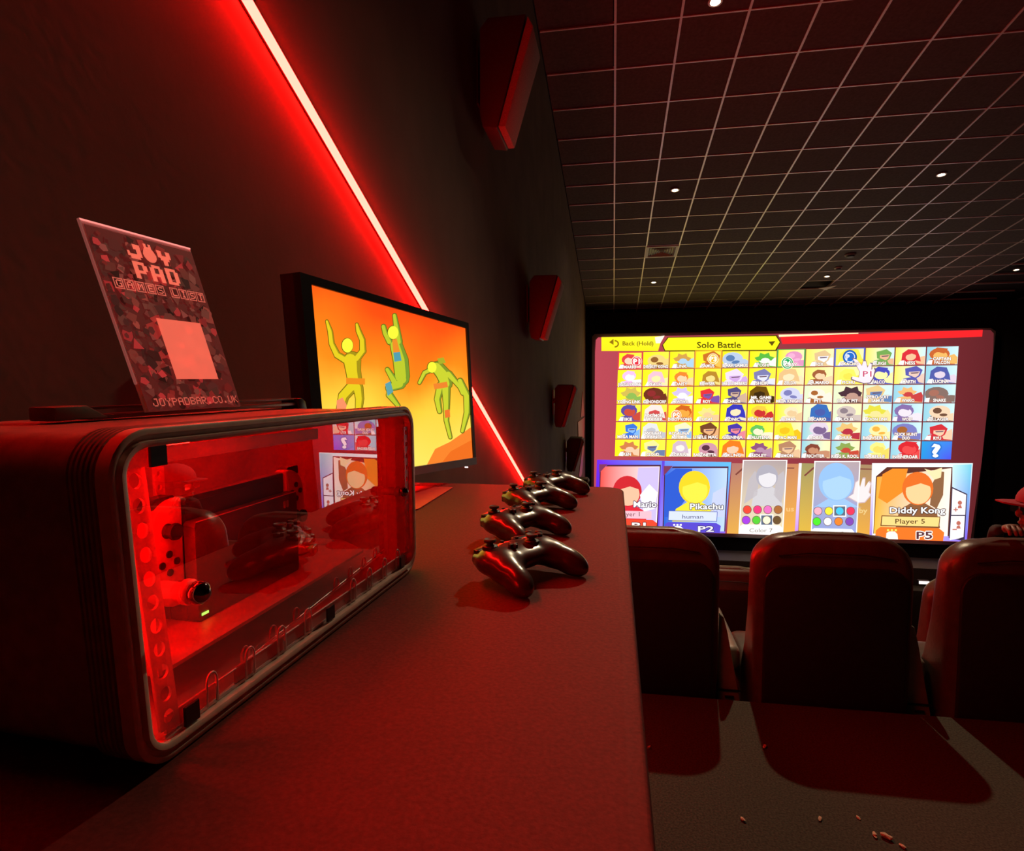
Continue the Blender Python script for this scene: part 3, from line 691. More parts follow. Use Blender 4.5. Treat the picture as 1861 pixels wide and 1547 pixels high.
o_ = MB().rings([ring(d, v_) for d, v_ in prof] + [ring(.012, .0130), ring(.0145, .0132), ring(.0145, .06), ring(.0145, .286)], True, False).build('shell', Mt['shell'], cs, smooth='auto')
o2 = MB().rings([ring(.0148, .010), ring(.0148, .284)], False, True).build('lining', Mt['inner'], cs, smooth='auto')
# pane : real glass, recessed more at the near end
pane = MB(); q = inset(QC, .0146); pr = rpoly(q, .022, 7)
def pv(a): return .003 + (a/.511)*.0235
cp0 = MB().rings([[(a, pv(a), b) for a, b in pr], [(a, pv(a)+.002, b) for a, b in pr]]).build('clear_pane', Mt['glass'], cs)
cp0.data.materials.append(glass_mat('clear_acrylic_inner_face', .0))
for p in cp0.data.polygons:
    if not (len(p.vertices) == len(pr) and all(cp0.data.vertices[i].co.y < pv(cp0.data.vertices[i].co.x)+.001 for i in p.vertices)): p.material_index = 1
# perforated flange down the near end
def flange(mb, u0, u1, w0, w1, v_, holes, r_, du=0.):
    """strip with real round holes: each cell is a ring between a square and a circle"""
    n = len(holes); hh = (w1 - w0)/n
    for k in range(n):
        cu, cw = holes[k]; za = w0 + hh*k; zb = za + hh; N = 16; sq = []; ci = []
        sh = lambda z: du*(z-w0)/(w1-w0)
        for j in range(N):
            t = 2*math.pi*j/N; c_, s_ = math.cos(t), math.sin(t); m_ = max(abs(c_), abs(s_))
            sx = .5*(u0+u1) + c_/m_*(u1-u0)/2; sz = .5*(za+zb) + s_/m_*hh/2
            sq.append((sx + sh(sz), sz)); z2 = cw + r_*s_*1.1; ci.append((cu + r_*c_ + sh(z2), z2))
        o = len(mb.v)
        for dv in (0, .0025):
            mb.v += [(a, v_+dv, b) for a, b in sq] + [(a, v_+dv, b) for a, b in ci]
        for j in range(N):
            l = (j+1) % N
            mb.f += [(o+j, o+l, o+N+l, o+N+j), (o+2*N+j, o+3*N+j, o+3*N+l, o+2*N+l), (o+N+j, o+N+l, o+3*N+l, o+3*N+j)]; mb.c += [None]*3
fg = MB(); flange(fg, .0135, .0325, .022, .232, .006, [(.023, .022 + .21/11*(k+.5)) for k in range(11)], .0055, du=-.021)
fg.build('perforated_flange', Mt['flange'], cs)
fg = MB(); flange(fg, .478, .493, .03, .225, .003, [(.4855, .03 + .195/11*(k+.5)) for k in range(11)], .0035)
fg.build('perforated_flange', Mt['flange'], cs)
# lower inner lip with arched tabs
MB().tube([(.022, .008, .0315), (.49, .006, .0325)], .0009, 6).build('lip_edge', Mt['edge'], cs)
for k, u in enumerate([.069, .119, .168, .216, .265, .318, .362, .408, .452]):
    if k == 4: continue
    tb = MB(); pts = [(u-.006, .006, .016), (u-.006, .006, .034)] + [(u + .006*math.cos(t), .006, .036 + .008*math.sin(t)) for t in [math.pi*(1-j/8) for j in range(9)]] + [(u+.006, .006, .034), (u+.006, .006, .016)]
    tb.tube(pts, .0011, 6); tb.build('arched_tab', Mt['edge'], cs, smooth=True)
MB().box(.02, .49, .0075, .010, .0146, .0312).build('lower_lip', Mt['flange'], cs)
MB().box(.018, .485, .0068, .0092, .0146, .0175).build('lower_rail', Mt['edge'], cs)
# upper pale band and dark blocks
MB().add([(-.012, .004, .246), (.245, .004, .2415), (.245, .004, .230), (.030, .004, .2325), (-.008, .004, .2315)] + [(-.012, .008, .246), (.245, .008, .2415), (.245, .008, .230), (.030, .008, .2325), (-.008, .008, .2315)],
    [(0, 1, 2, 3, 4), (9, 8, 7, 6, 5), (0, 5, 6, 1), (1, 6, 7, 2), (2, 7, 8, 3), (3, 8, 9, 4), (4, 9, 5, 0)]).build('upper_band', Mt['bandw'], cs)
for u, w_ in ((.0135, .231), (.034, .0155), (.250, .0155), (.455, .0155)):
    MB().box(u, u+.015, .0015, .004, w_, w_+.016).build('foam_block', Mt['blk'], cs)
# shelf, post
MB().add([(.048, .036, .052), (.415, .042, .052), (.46, .10, .052), (.46, .24, .052), (.048, .24, .052), (.048, .036, .0485), (.415, .042, .0485), (.46, .10, .0485), (.46, .24, .0485), (.048, .24, .0485)],
   [(0, 1, 2, 3, 4), (9, 8, 7, 6, 5), (0, 5, 6, 1), (1, 6, 7, 2), (2, 7, 8, 3), (3, 8, 9, 4), (4, 9, 5, 0)]).build('shelf', Mt['inner'], cs)
MB().box(.044, .048, .036, .05, .0485, .10).build('shelf_bracket', Mt['flange'], cs)
fg = MB(); flange(fg, .150, .163, .150, .222, .135, [(.1565, .15 + .072/5*(k+.5)) for k in range(5)], .003); fg.build('perforated_post', Mt['flange'], cs)
# lock knobs on the pane
for u, w_, vk, r_ in ((.050, .122, -.002, .0098), (.470, .128, .002, .0075)):
    kb = MB(); kb.lathe([(r_*.75, .036), (r_*.75, .014), (r_*1.1, .012), (r_*1.1, .008), (r_*.9, .005)], (u, vk, w_), 18, 'y')
    k1 = kb.build('lock_knob', Mt['flange'], cs, smooth='auto')
    MB().lathe([(r_*math.sin(t)+1e-5, -r_*math.cos(t)) for t in [math.pi*j/12 for j in range(13)]], (u, vk, w_), 20, 'y').build('knob_ball', Mt['chrome'], k1, smooth=True)
# LED strips inside
MB().box(.02, .10, .045, .050, .2395, .2455).build('inner_light', Mt['caseled'], cs)
MB().box(.0, .002, .060, .064, .09, .20).build('inner_light', Mt['caseled'], cs)
MB().box(.13, .46, .150, .153, .2380, .2415).build('inner_light', emis('case_red_led_dim', (1, .002, .001), 60), cs)
# carrying handle on the lid
tz = .2605
hd = MB(); hd.obox((.128, .190, tz+.0072), (.362, 0, -.002), (0, .012, 0), (0, 0, .0030)); hb = hd.build('handle_bar', Mt['case_top'], cs, bevel=.001)
for (pp, mt_) in (([(.088, tz-.002), (.088, tz+.0115), (.122, tz+.012), (.146, tz-.001)], 'mount'), ([(.482, tz-.012), (.482, tz+.008), (.492, tz+.008), (.501, tz+.003), (.506, tz-.012)], 'blk')):
    MB().prism(pp, lambda a, b: Vector((a, .182, b)), lambda a, b: Vector((a, .214, b))).build('handle_mount', Mt[mt_], cs, bevel=.002)
MB().prism([(.13, .186), (.48, .186), (.48, .218), (.13, .218)], lambda a, b: Vector((a, b, tz-.003)), lambda a, b: Vector((a, b, tz+.0012))).build('handle_plate', Mt['case_top'], cs, bevel=.0006)
# ---- console in its dock on the shelf
cm = cs.matrix_basis if False else Matrix.Translation(cs.location) @ Matrix.Rotation(math.pi/2 - ang, 4, 'Z')
dk = thing('console_dock', 'dark dock holding the handheld console on the case shelf', 'dock', mw=cm @ Matrix.Translation((.14, .08, .0522)))
MB().prism(rpoly([(0, 0), (.175, 0), (.175, .103), (0, .103)], .004, 4), lambda a, b: Vector((a, 0, b)), lambda a, b: Vector((a, .014, b))).build('front_panel', Mt['dock'], dk, bevel=.0015)
MB().box(0, .175, .034, .054, 0, .098).box(0, .175, .014, .034, 0, .018).build('rear_body', Mt['dock'], dk, bevel=.002)
MB().tube([(.003, .0005, .1025), (.172, .0005, .1025)], .0006, 6).build('painted_edge_highlight', Mt['edge'], dk)  # pale bead standing in for light along the dock's top edge
lg = MB()
for s, x0 in ((0, .146), (1, .1515)):
    lg.prism(rpoly([(x0, .086), (x0+.0045, .086), (x0+.0045, .095), (x0, .095)], .0018, 4), lambda a, b: Vector((a, -.0006, b)), lambda a, b: Vector((a, .0001, b)))
lg.build('emblem', Mt['beige'], dk)
MB().box(.004, .013, -.0008, .0002, .006, .0085).build('green_indicator', Mt['green'], dk)
hc = thing('handheld_console', 'handheld game console with red side grips slotted in the dock', 'game console', mw=cm @ Matrix.Translation((.142, .098, .0725)))
MB().box(0, .172, 0, .013, 0, .106).build('tablet_body', Mt['blkm'], hc, bevel=.002)
MB().box(.006, .166, -.0006, .0002, .006, .100).build('glass_front', Mt['glossb'], hc)
def side(x0, x1, outer):
    r = [.032, .003, .003, .032] if outer < 0 else [.003, .032, .032, .003]
    j = MB().prism(rpoly([(x0, 0), (x1, 0), (x1, .108), (x0, .108)], r, 8), lambda a, b: Vector((a, -.004, b)), lambda a, b: Vector((a, .014, b))).build('side_grip', Mt['joyred'], hc, bevel=.003, seg=3)
    cx = (x0+x1)/2
    MB().lathe([(.0085, -.003), (.0055, -.006), (.0055, -.011), (.0085, -.012), (.008, -.015), (.001, -.0145)], (cx, 0, .078 if outer < 0 else .046), 18, 'y').build('thumb_stick', Mt['stick'], j, smooth='auto')
    for dx, dz in ((0, .009), (0, -.009), (.009, 0), (-.009, 0)):
        MB().lathe([(.0036, -.003), (.0036, -.0055), (.001, -.0058)], (cx+dx, 0, (.046 if outer < 0 else .078)+dz), 10, 'y').build('button', Mt['stick'], j, smooth='auto')
    MB().prism(rpoly([(x0+.003, .100), (x1-.003, .100), (x1-.004, .1105), (x0+.012, .1105)], .002, 3), lambda a, b: Vector((a, .002, b)), lambda a, b: Vector((a, .016, b))).build('shoulder_button', Mt['stick'], j)
side(-.041, -.001, -1); side(.173, .211, 1)
# small cable on the shelf
pts = [(.335 + .012*k, .12 + .012*math.sin(k*1.3), .0545) for k in range(9)]
cab = MB().tube([cm @ Vector(p) for p in pts], .0016, 6).build('cable', mat('clear_red_cable', (.5, .2, .2), .3), smooth=True)
tag(cab, 'short coiled cable lying on case shelf right of the console', 'cable')

# ================================================================== SIGN CARD
BLp = Vector((-.504, .577, ZC+.001+.2625)); av = Vector((.013, .149, 0)); uv = Vector((-.045, -.0255, .2035))
sg = thing('sign_card', 'upright acrylic sign with red collage, block lettering and pale square on display case', 'sign', tuple(BLp))
nv = av.cross(uv).normalized(); nv = nv if nv.x > 0 else -nv
def P(u, w_, d=0): return av*u + uv*w_ + nv*d
MB().obox(P(0, 0, -.003), av, uv, nv*.0026).build('acrylic_sheet', translucent(mat('acrylic_sheet', (.9, .85, .85), .2), .85), sg)
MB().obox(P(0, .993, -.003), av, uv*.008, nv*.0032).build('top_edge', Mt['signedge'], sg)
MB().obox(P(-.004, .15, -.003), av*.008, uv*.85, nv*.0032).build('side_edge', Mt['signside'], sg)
pc = MB(); rs = random.Random(11)
pc.add([P(.02, .0), P(1, 0), P(1, .975), P(.02, .975)], [(0, 1, 2, 3)], (.10, .035, .035))
pal = [(.16, .09, .08), (.26, .15, .14), (.36, .08, .08), (.05, .02, .02), (.30, .14, .12), (.12, .05, .05), (.50, .10, .12), (.20, .14, .12), (.09, .05, .05)]  # red light on the sign worked into the print tones
for k in range(420):
    u, w_ = rs.uniform(.04, .97), rs.uniform(.015, .95)
    s = rs.uniform(.018, .06); n = rs.choice((3, 4, 4, 5, 6)); a0 = rs.uniform(0, 6)
    pts = [(min(.995, max(.022, u + s*rs.uniform(.6, 1.2)*math.cos(a0+2*math.pi*j/n)*1.2)), min(.97, max(.004, w_ + s*rs.uniform(.6, 1.2)*math.sin(a0+2*math.pi*j/n)*.8))) for j in range(n)]
    c = rs.choice(pal); f_ = rs.uniform(.35, 1.0)
    pc.add([P(a, b, .000004*(k+2)) for a, b in pts], [tuple(range(n))], tuple(x*f_ for x in c))
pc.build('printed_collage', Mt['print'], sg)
FONT = {'J': '00111 00001 00001 00001 10001 10001 01110', 'O': '01110 10001 10001 10001 10001 10001 01110', 'Y': '10001 10001 01010 00100 00100 00100 00100',
 'P': '11110 10001 10001 11110 10000 10000 10000', 'A': '01110 10001 10001 11111 10001 10001 10001', 'D': '11110 10001 10001 10001 10001 10001 11110',
 'G': '01111 10000 10000 10011 10001 10001 01111', 'M': '10001 11011 10101 10101 10001 10001 10001', 'E': '11111 10000 10000 11110 10000 10000 11111', 'S': '01111 10000 10000 01110 00001 00001 11110',
 'L': '10000 10000 10000 10000 10000 10000 11111', 'I': '01110 00100 00100 00100 00100 00100 01110', 'T': '11111 00100 00100 00100 00100 00100 00100',
 'B': '11110 10001 10001 11110 10001 10001 11110', 'R': '11110 10001 10001 11110 10100 10010 10001', 'C': '01110 10001 10000 10000 10000 10001 01110', 'U': '10001 10001 10001 10001 10001 10001 01110', 'K': '10001 10010 10100 11000 10100 10010 10001',
 '.': '00000 00000 00000 00000 00000 01100 01100', '/': '00001 00001 00010 00100 01000 10000 10000'}
def pix(mb, ch, u, w_, cu, cw, col, d, fat=1.0):
    for r, row in enumerate(FONT[ch].split()):
        for c, b in enumerate(row):
            if b == '1':
                x, y = u + c*cu, w_ - r*cw
                mb.add([P(x, y, d), P(x+cu*fat, y, d), P(x+cu*fat, y-cw*fat, d), P(x, y-cw*fat, d)], [(0, 1, 2, 3)], col)
sl = MB(); PK = (.95, .52, .40)
# big logo: J (round pad) Y over PAD
bold = {'J': '000111 000111 000011 100011 111111 011110', 'Y': '110011 110011 111111 011110 001100 001100', 'P': '111110 110011 110011 111110 110000 110000', 'A': '011110 110011 110011 111111 110011 110011', 'D': '111110 110011 110011 110011 110011 111110'}
def pixb(ch, u, w_, cu, cw, col=PK):
    for r, row in enumerate(bold[ch].split()):
        for c, b in enumerate(row):
            if b == '1': x, y = u+c*cu, w_-r*cw; sl.add([P(x, y, .0028), P(x+cu*1.04, y, .0028), P(x+cu*1.04, y-cw*1.04, .0028), P(x, y-cw*1.04, .0028)], [(0, 1, 2, 3)], col)
pixb('J', .30, .925, .021, .0135); pixb('Y', .585, .925, .021, .0135)
sl.add([P(.505 + .062*math.cos(t)*(1 if math.sin(t) < .2 else .9), .885 + .044*math.sin(t), .0028) for t in [2*math.pi*j/16 for j in range(16)]], [tuple(range(16))], PK)
for s in (-1, 1): sl.add([P(.505+s*.022-.012, .945, .0028), P(.505+s*.022+.012, .945, .0028), P(.505+s*.022+.012, .92, .0028), P(.505+s*.022-.012, .92, .0028)], [(0, 1, 2, 3)], PK)
for i, ch_ in enumerate('PAD'): pixb(ch_, .31 + i*.15, .828, .0205, .0155)
# GAMES LIST, each letter in its own outlined box
x = .085
for ch_ in 'GAMES LIST':
    if ch_ == ' ': x += .045; continue
    bw, bh = .082, .058; y = .715
    for q in ((0, 0, bw, .006), (0, bh-.006, bw, bh), (0, 0, .009, bh), (bw-.009, 0, bw, bh)):
        sl.add([P(x+q[0], y-q[1], .0028), P(x+q[2], y-q[1], .0028), P(x+q[2], y-q[3], .0028), P(x+q[0], y-q[3], .0028)], [(0, 1, 2, 3)], (.62, .36, .30))
    pix(sl, ch_, x+.018, y-.011, .0092, .0052, (.95, .55, .45), .003); x += .0925
x = .06
for ch_ in 'JOYPADBAR.CO.UK':
    pix(sl, ch_, x, .068, .0098, .0062, (.62, .32, .27), .003, 1.05); x += .0605
sl.add([P(.36, .08+.44, .0026), P(.36, .175, .0026), P(.81, .175, .0026), P(.81, .52, .0026)], [(0, 1, 2, 3)], (.90, .45, .34))
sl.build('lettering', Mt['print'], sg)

# ================================================================== TELEVISION
TL = Vector((-.604, 1.133, 1.435)); ta = Vector((.157, .655, -.036)); th = Vector((.013, .019, -.399))
tv = thing('television', 'flat television on the left wall showing an orange cartoon scene', 'television', tuple(TL + ta*.5 + th))
tn = ta.cross(th); tn.normalize(); tn = tn if tn.x > 0 else -tn
TO = Vector(tv.location)
def T(u, v_, d=0): return TL + ta*u + th*v_ + tn*d - TO
bz = MB()
for (a0, a1, b0_, b1_) in ((-.045, 1.02, -.045, -.0), (-.045, -.0, 0, 1), (1.0, 1.02, 0, 1)):
    bz.obox(T(a0, b0_, -.012), ta*(a1-a0), th*(b1_-b0_), tn*.018)
bz.build('bezel', Mt['blk'], tv)
MB().obox(T(-.045, 1.0, -.012), ta*1.065, th*.055, tn*.020).build('lower_bezel', Mt['silver'], tv)
MB().obox(T(-.045, -.045, -.045), ta*1.065, th*1.09, tn*.034).build('rear_housing', Mt['blkm'], tv)
MB().obox(T(.93, 1.062, -.004), ta*.006, th*.010, tn*.010).build('power_lamp', Mt['whitelamp'], tv)
ms = MB(); c = T(.5, .5, -.045); wx = XW - TO.x
ms.obox(c + Vector((0, -.05, -.05)), (-.02, 0, 0), (0, .1, 0), (0, 0, .1)); ms.tube([c, Vector((wx+.015, c.y + .08, c.z))], .016, 8); ms.box(wx+.001, wx+.012, c.y-.02, c.y+.18, c.z-.08, c.z+.08)
ms.build('wall_mount', Mt['blk'], tv)
tp = MB()
NXg, NYg = 16, 14
def sky(u, v_):
    a = lin('#f04a12'); b = lin('#ff8a1a'); c = lin('#ffcc3c'); d = lin('#fbe060')
    wob = .06*math.sin(u*7+1) + .05*math.sin(u*13+v_*9); t = min(1, max(0, v_*1.05 + wob))
    def mix(p, q, k): return tuple(x*(1-k)+y*k for x, y in zip(p, q))
    return mix(a, b, t/.4) if t < .4 else (mix(b, c, (t-.4)/.25) if t < .65 else mix(c, d, (t-.65)/.35))
vs = [T(i/NXg, j/NYg, .0005) for j in range(NYg+1) for i in range(NXg+1)]
cols_ = {}
o = len(tp.v); tp.v += [tuple(v_) for v_ in vs]
for j in range(NYg+1):
    for i in range(NXg+1): cols_[tuple(round(x, 4) for x in vs[j*(NXg+1)+i])] = sky(i/NXg, j/NYg)
fn = lambda co: cols_.get(tuple(round(x, 4) for x in co), (1, .3, .05))
for j in range(NYg):
    for i in range(NXg):
        a = j*(NXg+1)+i; tp.f.append((a, a+1, a+NXg+2, a+NXg+1)); tp.c.append(fn)
def tpoly(pts, col, L): 
    o = len(tp.v); tp.v += [tuple(T(a/(1.58-.58*a), b, .0007+.0002*L)) for a, b in pts]; tp.f.append(tuple(range(o, o+len(pts)))); tp.c.append(lin(col))
def pic_uv(x, y):   # a point of the television picture as (across, down)
    t = 517 + .2827*(x-562); b_ = 872 - .15*(x-592); v_ = (y-t)/(b_-t); return ((x - (562+30*v_))/(283-17*v_), v_)
def limb(pts, ws, col, L):
    l, r = [], []
    for i, (x, y) in enumerate(pts):
        a = pts[max(i-1, 0)]; b = pts[min(i+1, len(pts)-1)]; dx, dy = b[0]-a[0], b[1]-a[1]; n = math.hypot(dx, dy); nx, ny = -dy/n*ws[i]/2, dx/n*ws[i]/2
        l.append((x+nx, y+ny)); r.append((x-nx, y-ny))
    for i in range(len(pts)-1): tpoly([pic_uv(*p) for p in (l[i], l[i+1], r[i+1], r[i])], col, L)
    for (x, y), w_ in zip(pts, ws): tpoly([pic_uv(*p) for p in ell(x, y, w_*.5, w_*.5, 12)], col, L)
def figure(L, head, hr, segs, body, dark='#6a5a10', main='#f0ee3a', shade='#a08c18'):
    for pts, ws in segs: limb(pts, [w_+2.2 for w_ in ws], dark, L)
    tpoly([pic_uv(*p) for p in ell(head[0], head[1], hr*.8+1.1, hr+1.1, 16)], dark, L)
    for pts, ws in segs: limb(pts, ws, shade, L+1)
    for pts, ws in segs: limb([(x-w_*.12, y) for (x, y), w_ in zip(pts, ws)], [w_*.74 for w_ in ws], body, L+2)
    tpoly([pic_uv(*p) for p in ell(head[0], head[1], hr*.8, hr, 16)], main, L+3)
def patch(pts, col, L=9): tpoly([pic_uv(*p) for p in pts], col, L)
# hillside
tpoly([(.70, 1), (.76, .90), (.86, .86), (1, .76), (1, 1)], '#f0802c', 1)
tpoly([(.80, 1), (.86, .93), (1, .86), (1, 1)], '#e86c20', 2)
# plain acrobats with no dress or face
figure(3, (632, 628), 13, [([(641, 655), (643, 675), (647, 700)], (32, 27, 26)), ([(630, 655), (613, 645), (603, 625), (600, 602), (594, 584)], (13, 12, 10, 9, 5)), ([(650, 652), (661, 638), (660, 618), (653, 602), (650, 590)], (12, 12, 10, 9, 5)),
   ([(640, 704), (625, 720), (618, 748)], (20, 20, 15)), ([(652, 704), (655, 725), (653, 748)], (18, 15, 12))], '#e0c820')
patch([(629, 687), (664, 688), (664, 699), (629, 698)], '#e8861c'); patch([(611, 728), (622, 722), (630, 736), (627, 748), (611, 748)], '#f08c60')
figure(3, (716, 605), 12, [([(722, 628), (730, 655), (733, 685)], (22, 27, 26)), ([(710, 622), (702, 606), (699, 594)], (10, 9, 8)), ([(727, 622), (723, 598), (719, 574)], (12, 10, 7)),
   ([(735, 690), (722, 698), (706, 672)], (20, 15, 8)), ([(730, 698), (710, 705), (710, 718), (726, 738)], (18, 15, 12, 7))], '#b8c42c', shade='#78962c')
patch([(714, 618), (722, 616), (728, 640), (716, 642)], '#e88a28'); patch([(716, 641), (728, 640), (731, 656), (718, 658)], '#4f98a8'); patch([(701, 698), (711, 693), (716, 712), (706, 720)], '#5c9ca4')
figure(3, (786, 668), 10, [([(796, 668), (806, 680), (812, 698)], (22, 25, 20)), ([(785, 672), (773, 678), (764, 696)], (9, 8, 6)), ([(816, 680), (828, 694), (836, 704), (840, 716)], (12, 9, 8, 5)),
   ([(802, 700), (796, 726), (800, 748)], (13, 11, 8)), ([(811, 702), (812, 735), (812, 765), (819, 795)], (15, 11, 8, 6)), ([(836, 692), (848, 720), (848, 750), (840, 784)], (9, 12, 10, 6))], '#c4cc30', shade='#7f8f28')
patch([(788, 698), (812, 694), (814, 704), (790, 708)], '#e8802c'); patch([(808, 746), (817, 744), (818, 758), (809, 760)], '#e8722c'); patch([(795, 652), (806, 650), (810, 660), (798, 662)], '#a8a828')
tp.build('tv_picture', Mt['tv'], tv)

# ================================================================== GAME CONTROLLERS
def make_pad():
    t = thing('game_controller', '', 'game controller', group='black game controllers in a row on the counter')
    bm = bmesh.new()
    def ball(c, s, rot=(0, 0, 0)):
        M_ = Matrix.Translation(c) @ Matrix.Rotation(rot[2], 4, 'Z') @ Matrix.Rotation(rot[0], 4, 'X') @ Matrix.Rotation(rot[1], 4, 'Y') @ Matrix.Diagonal((*s, 1))
        bmesh.ops.create_icosphere(bm, subdivisions=3, radius=1, matrix=M_)
    ball((0, .026, .036), (.066, .040, .0175)); ball((0, .036, .035), (.060, .032, .0185)); ball((0, .012, .034), (.040, .024, .016))
    for s in (-1, 1):
        ball((s*.044, .022, .035), (.034, .038, .0215))
        ball((s*.051, .002, .031), (.0265, .040, .0215), (math.radians(12), 0, s*math.radians(11)))
        ball((s*.0575, -.026, .0235), (.0205, .036, .0200), (math.radians(20), 0, s*math.radians(13)))
        ball((s*.034, .008, .033), (.026, .024, .017))
        ball((s*.043, .056, .036), (.026, .012, .012), (0, 0, -s*math.radians(12)))
    me = D.meshes.new('body'); bm.to_mesh(me); bm.free(); me.materials.append(Mt['glossb'])
    o = D.objects.new('body', me); COL.objects.link(o)
    r = o.modifiers.new('r', 'REMESH'); r.mode = 'VOXEL'; r.voxel_size = .0021; r.use_smooth_shade = True
    s_ = o.modifiers.new('s', 'SMOOTH'); s_.iterations = 50; s_.factor = .5
    bake(o); zm = min(v.co.z for v in o.data.vertices); o.data.transform(Matrix.Translation((0, 0, -zm))); o.data.polygons.foreach_set('use_smooth', [True]*len(o.data.polygons)); o.parent = t
    def stk(x, y, z):
        a = MB().lathe([(.0115, -.004), (.0115, .001), (.0095, .0025), (.001, .003)], (x, y, z-.001), 20).build('stick_ring', Mt['stick'], t, smooth='auto')
        k = MB().lathe([(.0048, 0), (.0048, .0045), (.0088, .006), (.0094, .0085), (.008, .0102), (.005, .0092), (.001, .009)], (x, y, z), 20).build('thumb_stick', Mt['stick'], t, smooth='auto')
    stk(-.047, .036, .0545); stk(.022, .016, .052)
    dp = MB().box(-.0285, -.0125, .0125, .0175, .050, .0565).box(-.023, -.018, .007, .023, .050, .0565).build('direction_pad', Mt['stick'], t, bevel=.0008)
    for dx, dy in ((0, .011), (0, -.011), (.011, 0), (-.011, 0)):
        MB().lathe([(.0055, 0), (.0055, .004), (.004, .0052), (.001, .0054)], (.047+dx, .034+dy, .0525), 16).build('face_button', Mt['stick'], t, smooth='auto')
    for x in (-.016, .016):
        MB().lathe([(.003, 0), (.003, .0028), (.001, .003)], (x, .042, .0518), 12).build('menu_button', Mt['stick'], t, smooth='auto')
    for s in (-1, 1):
        MB().prism(rpoly([(s*.020, .056), (s*.062, .047), (s*.058, .060), (s*.030, .068)][::s], .003, 3), lambda a, b: Vector((a, b, .038)), lambda a, b: Vector((a, b, .047))).build('shoulder_button', Mt['blk'], t, bevel=.002)
        MB().prism(rpoly([(s*.024, .058), (s*.058, .050), (s*.054, .066), (s*.030, .074)][::s], .003, 3), lambda a, b: Vector((a, b, .022)), lambda a, b: Vector((a, b, .036))).build('trigger', Mt['blk'], t, bevel=.003)
    return t
pad = make_pad()
pads = [((-.120, .855), 56, 'nearest black game controller, the largest, with a bright red left grip'),
        ((-.160, 1.085), 58, 'second black game controller from the front of the row'),
        ((-.163, 1.318), 58, 'third black game controller, between second and last'),
        ((-.142, 1.50), 58, 'farthest black game controller at the far edge of the counter')]
for i, ((x, y), a, lab) in enumerate(pads):
    o = pad if i == 0 else dup(pad, (0, 0, 0), 0, lab)
    o['label'] = lab; o.location = (x, y, ZC + .0004); o.rotation_euler = (0, 0, math.radians(a))

# ================================================================== SEATS
def seat_ring(hw, y0, y1, r, z):
    return [(a, b, z) for a, b in rpoly([(-hw, y0), (hw, y0), (hw, y1), (-hw, y1)], min(r, hw*.9, (y1-y0)*.45), 6)]
def make_seat():
    t = thing('cinema_chair', '', 'cinema seat', group='cinema seats facing the screen')
    # z 0 = the seat's own floor, back face at y = 0
    rs_ = []
    H = 1.10
    lv = [(.30, .270, .0, .32), (.42, .275, .0, .31), (.50, .280, .0, .27), (.60, .282, .0, .21), (.75, .282, .0, .17), (.88, .283, .002, .15), (.97, .283, .006, .135)]
    for z, hw, y0, y1 in lv: rs_.append(seat_ring(hw, y0, y1, .045, z))
    for k in range(1, 9):
        a = math.pi/2*k/8; rs_.append(seat_ring(.283 - .115*(1-math.cos(a)), .008 + .035*(1-math.cos(a)), .135 - .035*(1-math.cos(a)), .045, .97 + .118*math.sin(a)))
    rs_.append(seat_ring(.12, .05, .09, .03, 1.098))
    MB().rings(rs_).build('backrest', Mt['leather'], t, smooth='auto')
    # hard rear panel, lower edge to just below the leather roll
    pp = rpoly([(-.250, .32), (.250, .32), (.252, .985), (-.252, .985)], [.02, .02, .07, .07], 6)
    MB().prism(pp, lambda a, b: Vector((a, -.010, b)), lambda a, b: Vector((a, .01, b))).build('rear_panel', Mt['seatback'], t, bevel=.006)
    MB().tube([(-.20, .004, 1.02), (-.1, -.002, 1.035), (.1, -.002, 1.035), (.20, .004, 1.02)], .003, 6).build('headrest_seam', Mt['seatback'], t)
    MB().prism(rpoly([(-.26, .15), (.26, .15), (.26, .68), (-.26, .68)], .06, 6), lambda a, b: Vector((a, b, .30)), lambda a, b: Vector((a, b, .45))).build('seat_cushion', Mt['leather'], t, bevel=.03, seg=3)
    MB().box(-.24, .24, .05, .60, .0, .30).build('base', Mt['seatback'], t, bevel=.01)
    # arm between this seat and the next one to the right
    ar = MB().prism(rpoly([(.287, .12), (.387, .12), (.387, .62), (.287, .62)], .03, 5), lambda a, b: Vector((a, b, .50)), lambda a, b: Vector((a, b, .595))).build('armrest', Mt['tan'], t, bevel=.03, seg=4)
    MB().box(.305, .37, .14, .60, .0, .50).build('arm_support', Mt['seatback'], t)
    sp_ = MB().prism([(.285, .33), (.385, .33), (.372, .42), (.350, .53), (.322, .68), (.306, .745), (.290, .76)], lambda a, b: Vector((a, .06, b)), lambda a, b: Vector((a, .09, b))).build('side_panel', Mt['beige'], t, bevel=.006)
    MB().box(.290, .375, .055, .06, .447, .453).build('panel_groove', Mt['blk'], sp_)
    npl = MB().box(.315, .348, .054, .06, .418, .427).build('number_plate', Mt['blk'], sp_)
    return t
st0 = make_seat()
ZA, ZB = -.45, -.92
seats = [(.131, 2.35, ZA, 'cinema seat nearest the counter, its left half hidden behind the worktop edge'),
         (.821, 2.35, ZA, 'middle cinema seat of the near row with whole back in view'),
         (1.495, 2.35, ZA, 'near cinema seat cut by the right edge of the picture'),
         (2.169, 2.35, ZA, 'occupied cinema seat beyond the right edge, under the person in a red cap'),
       (.60, 3.40, ZB, 'next-row cinema seat seen in gap right of the seat by the counter'),
         (1.275, 3.40, ZB, 'next-row cinema seat hidden behind the middle near seat'),
         (1.945, 3.40, ZB, 'next-row cinema seat whose corner shows left of the rightmost seat')]
for i, (x, y, z, lab) in enumerate(seats):
    if i == 5: continue
    o = st0 if i == 0 else dup(st0, (0, 0, 0), 0, lab)
    o['label'] = lab; o.location = (x, y, z)
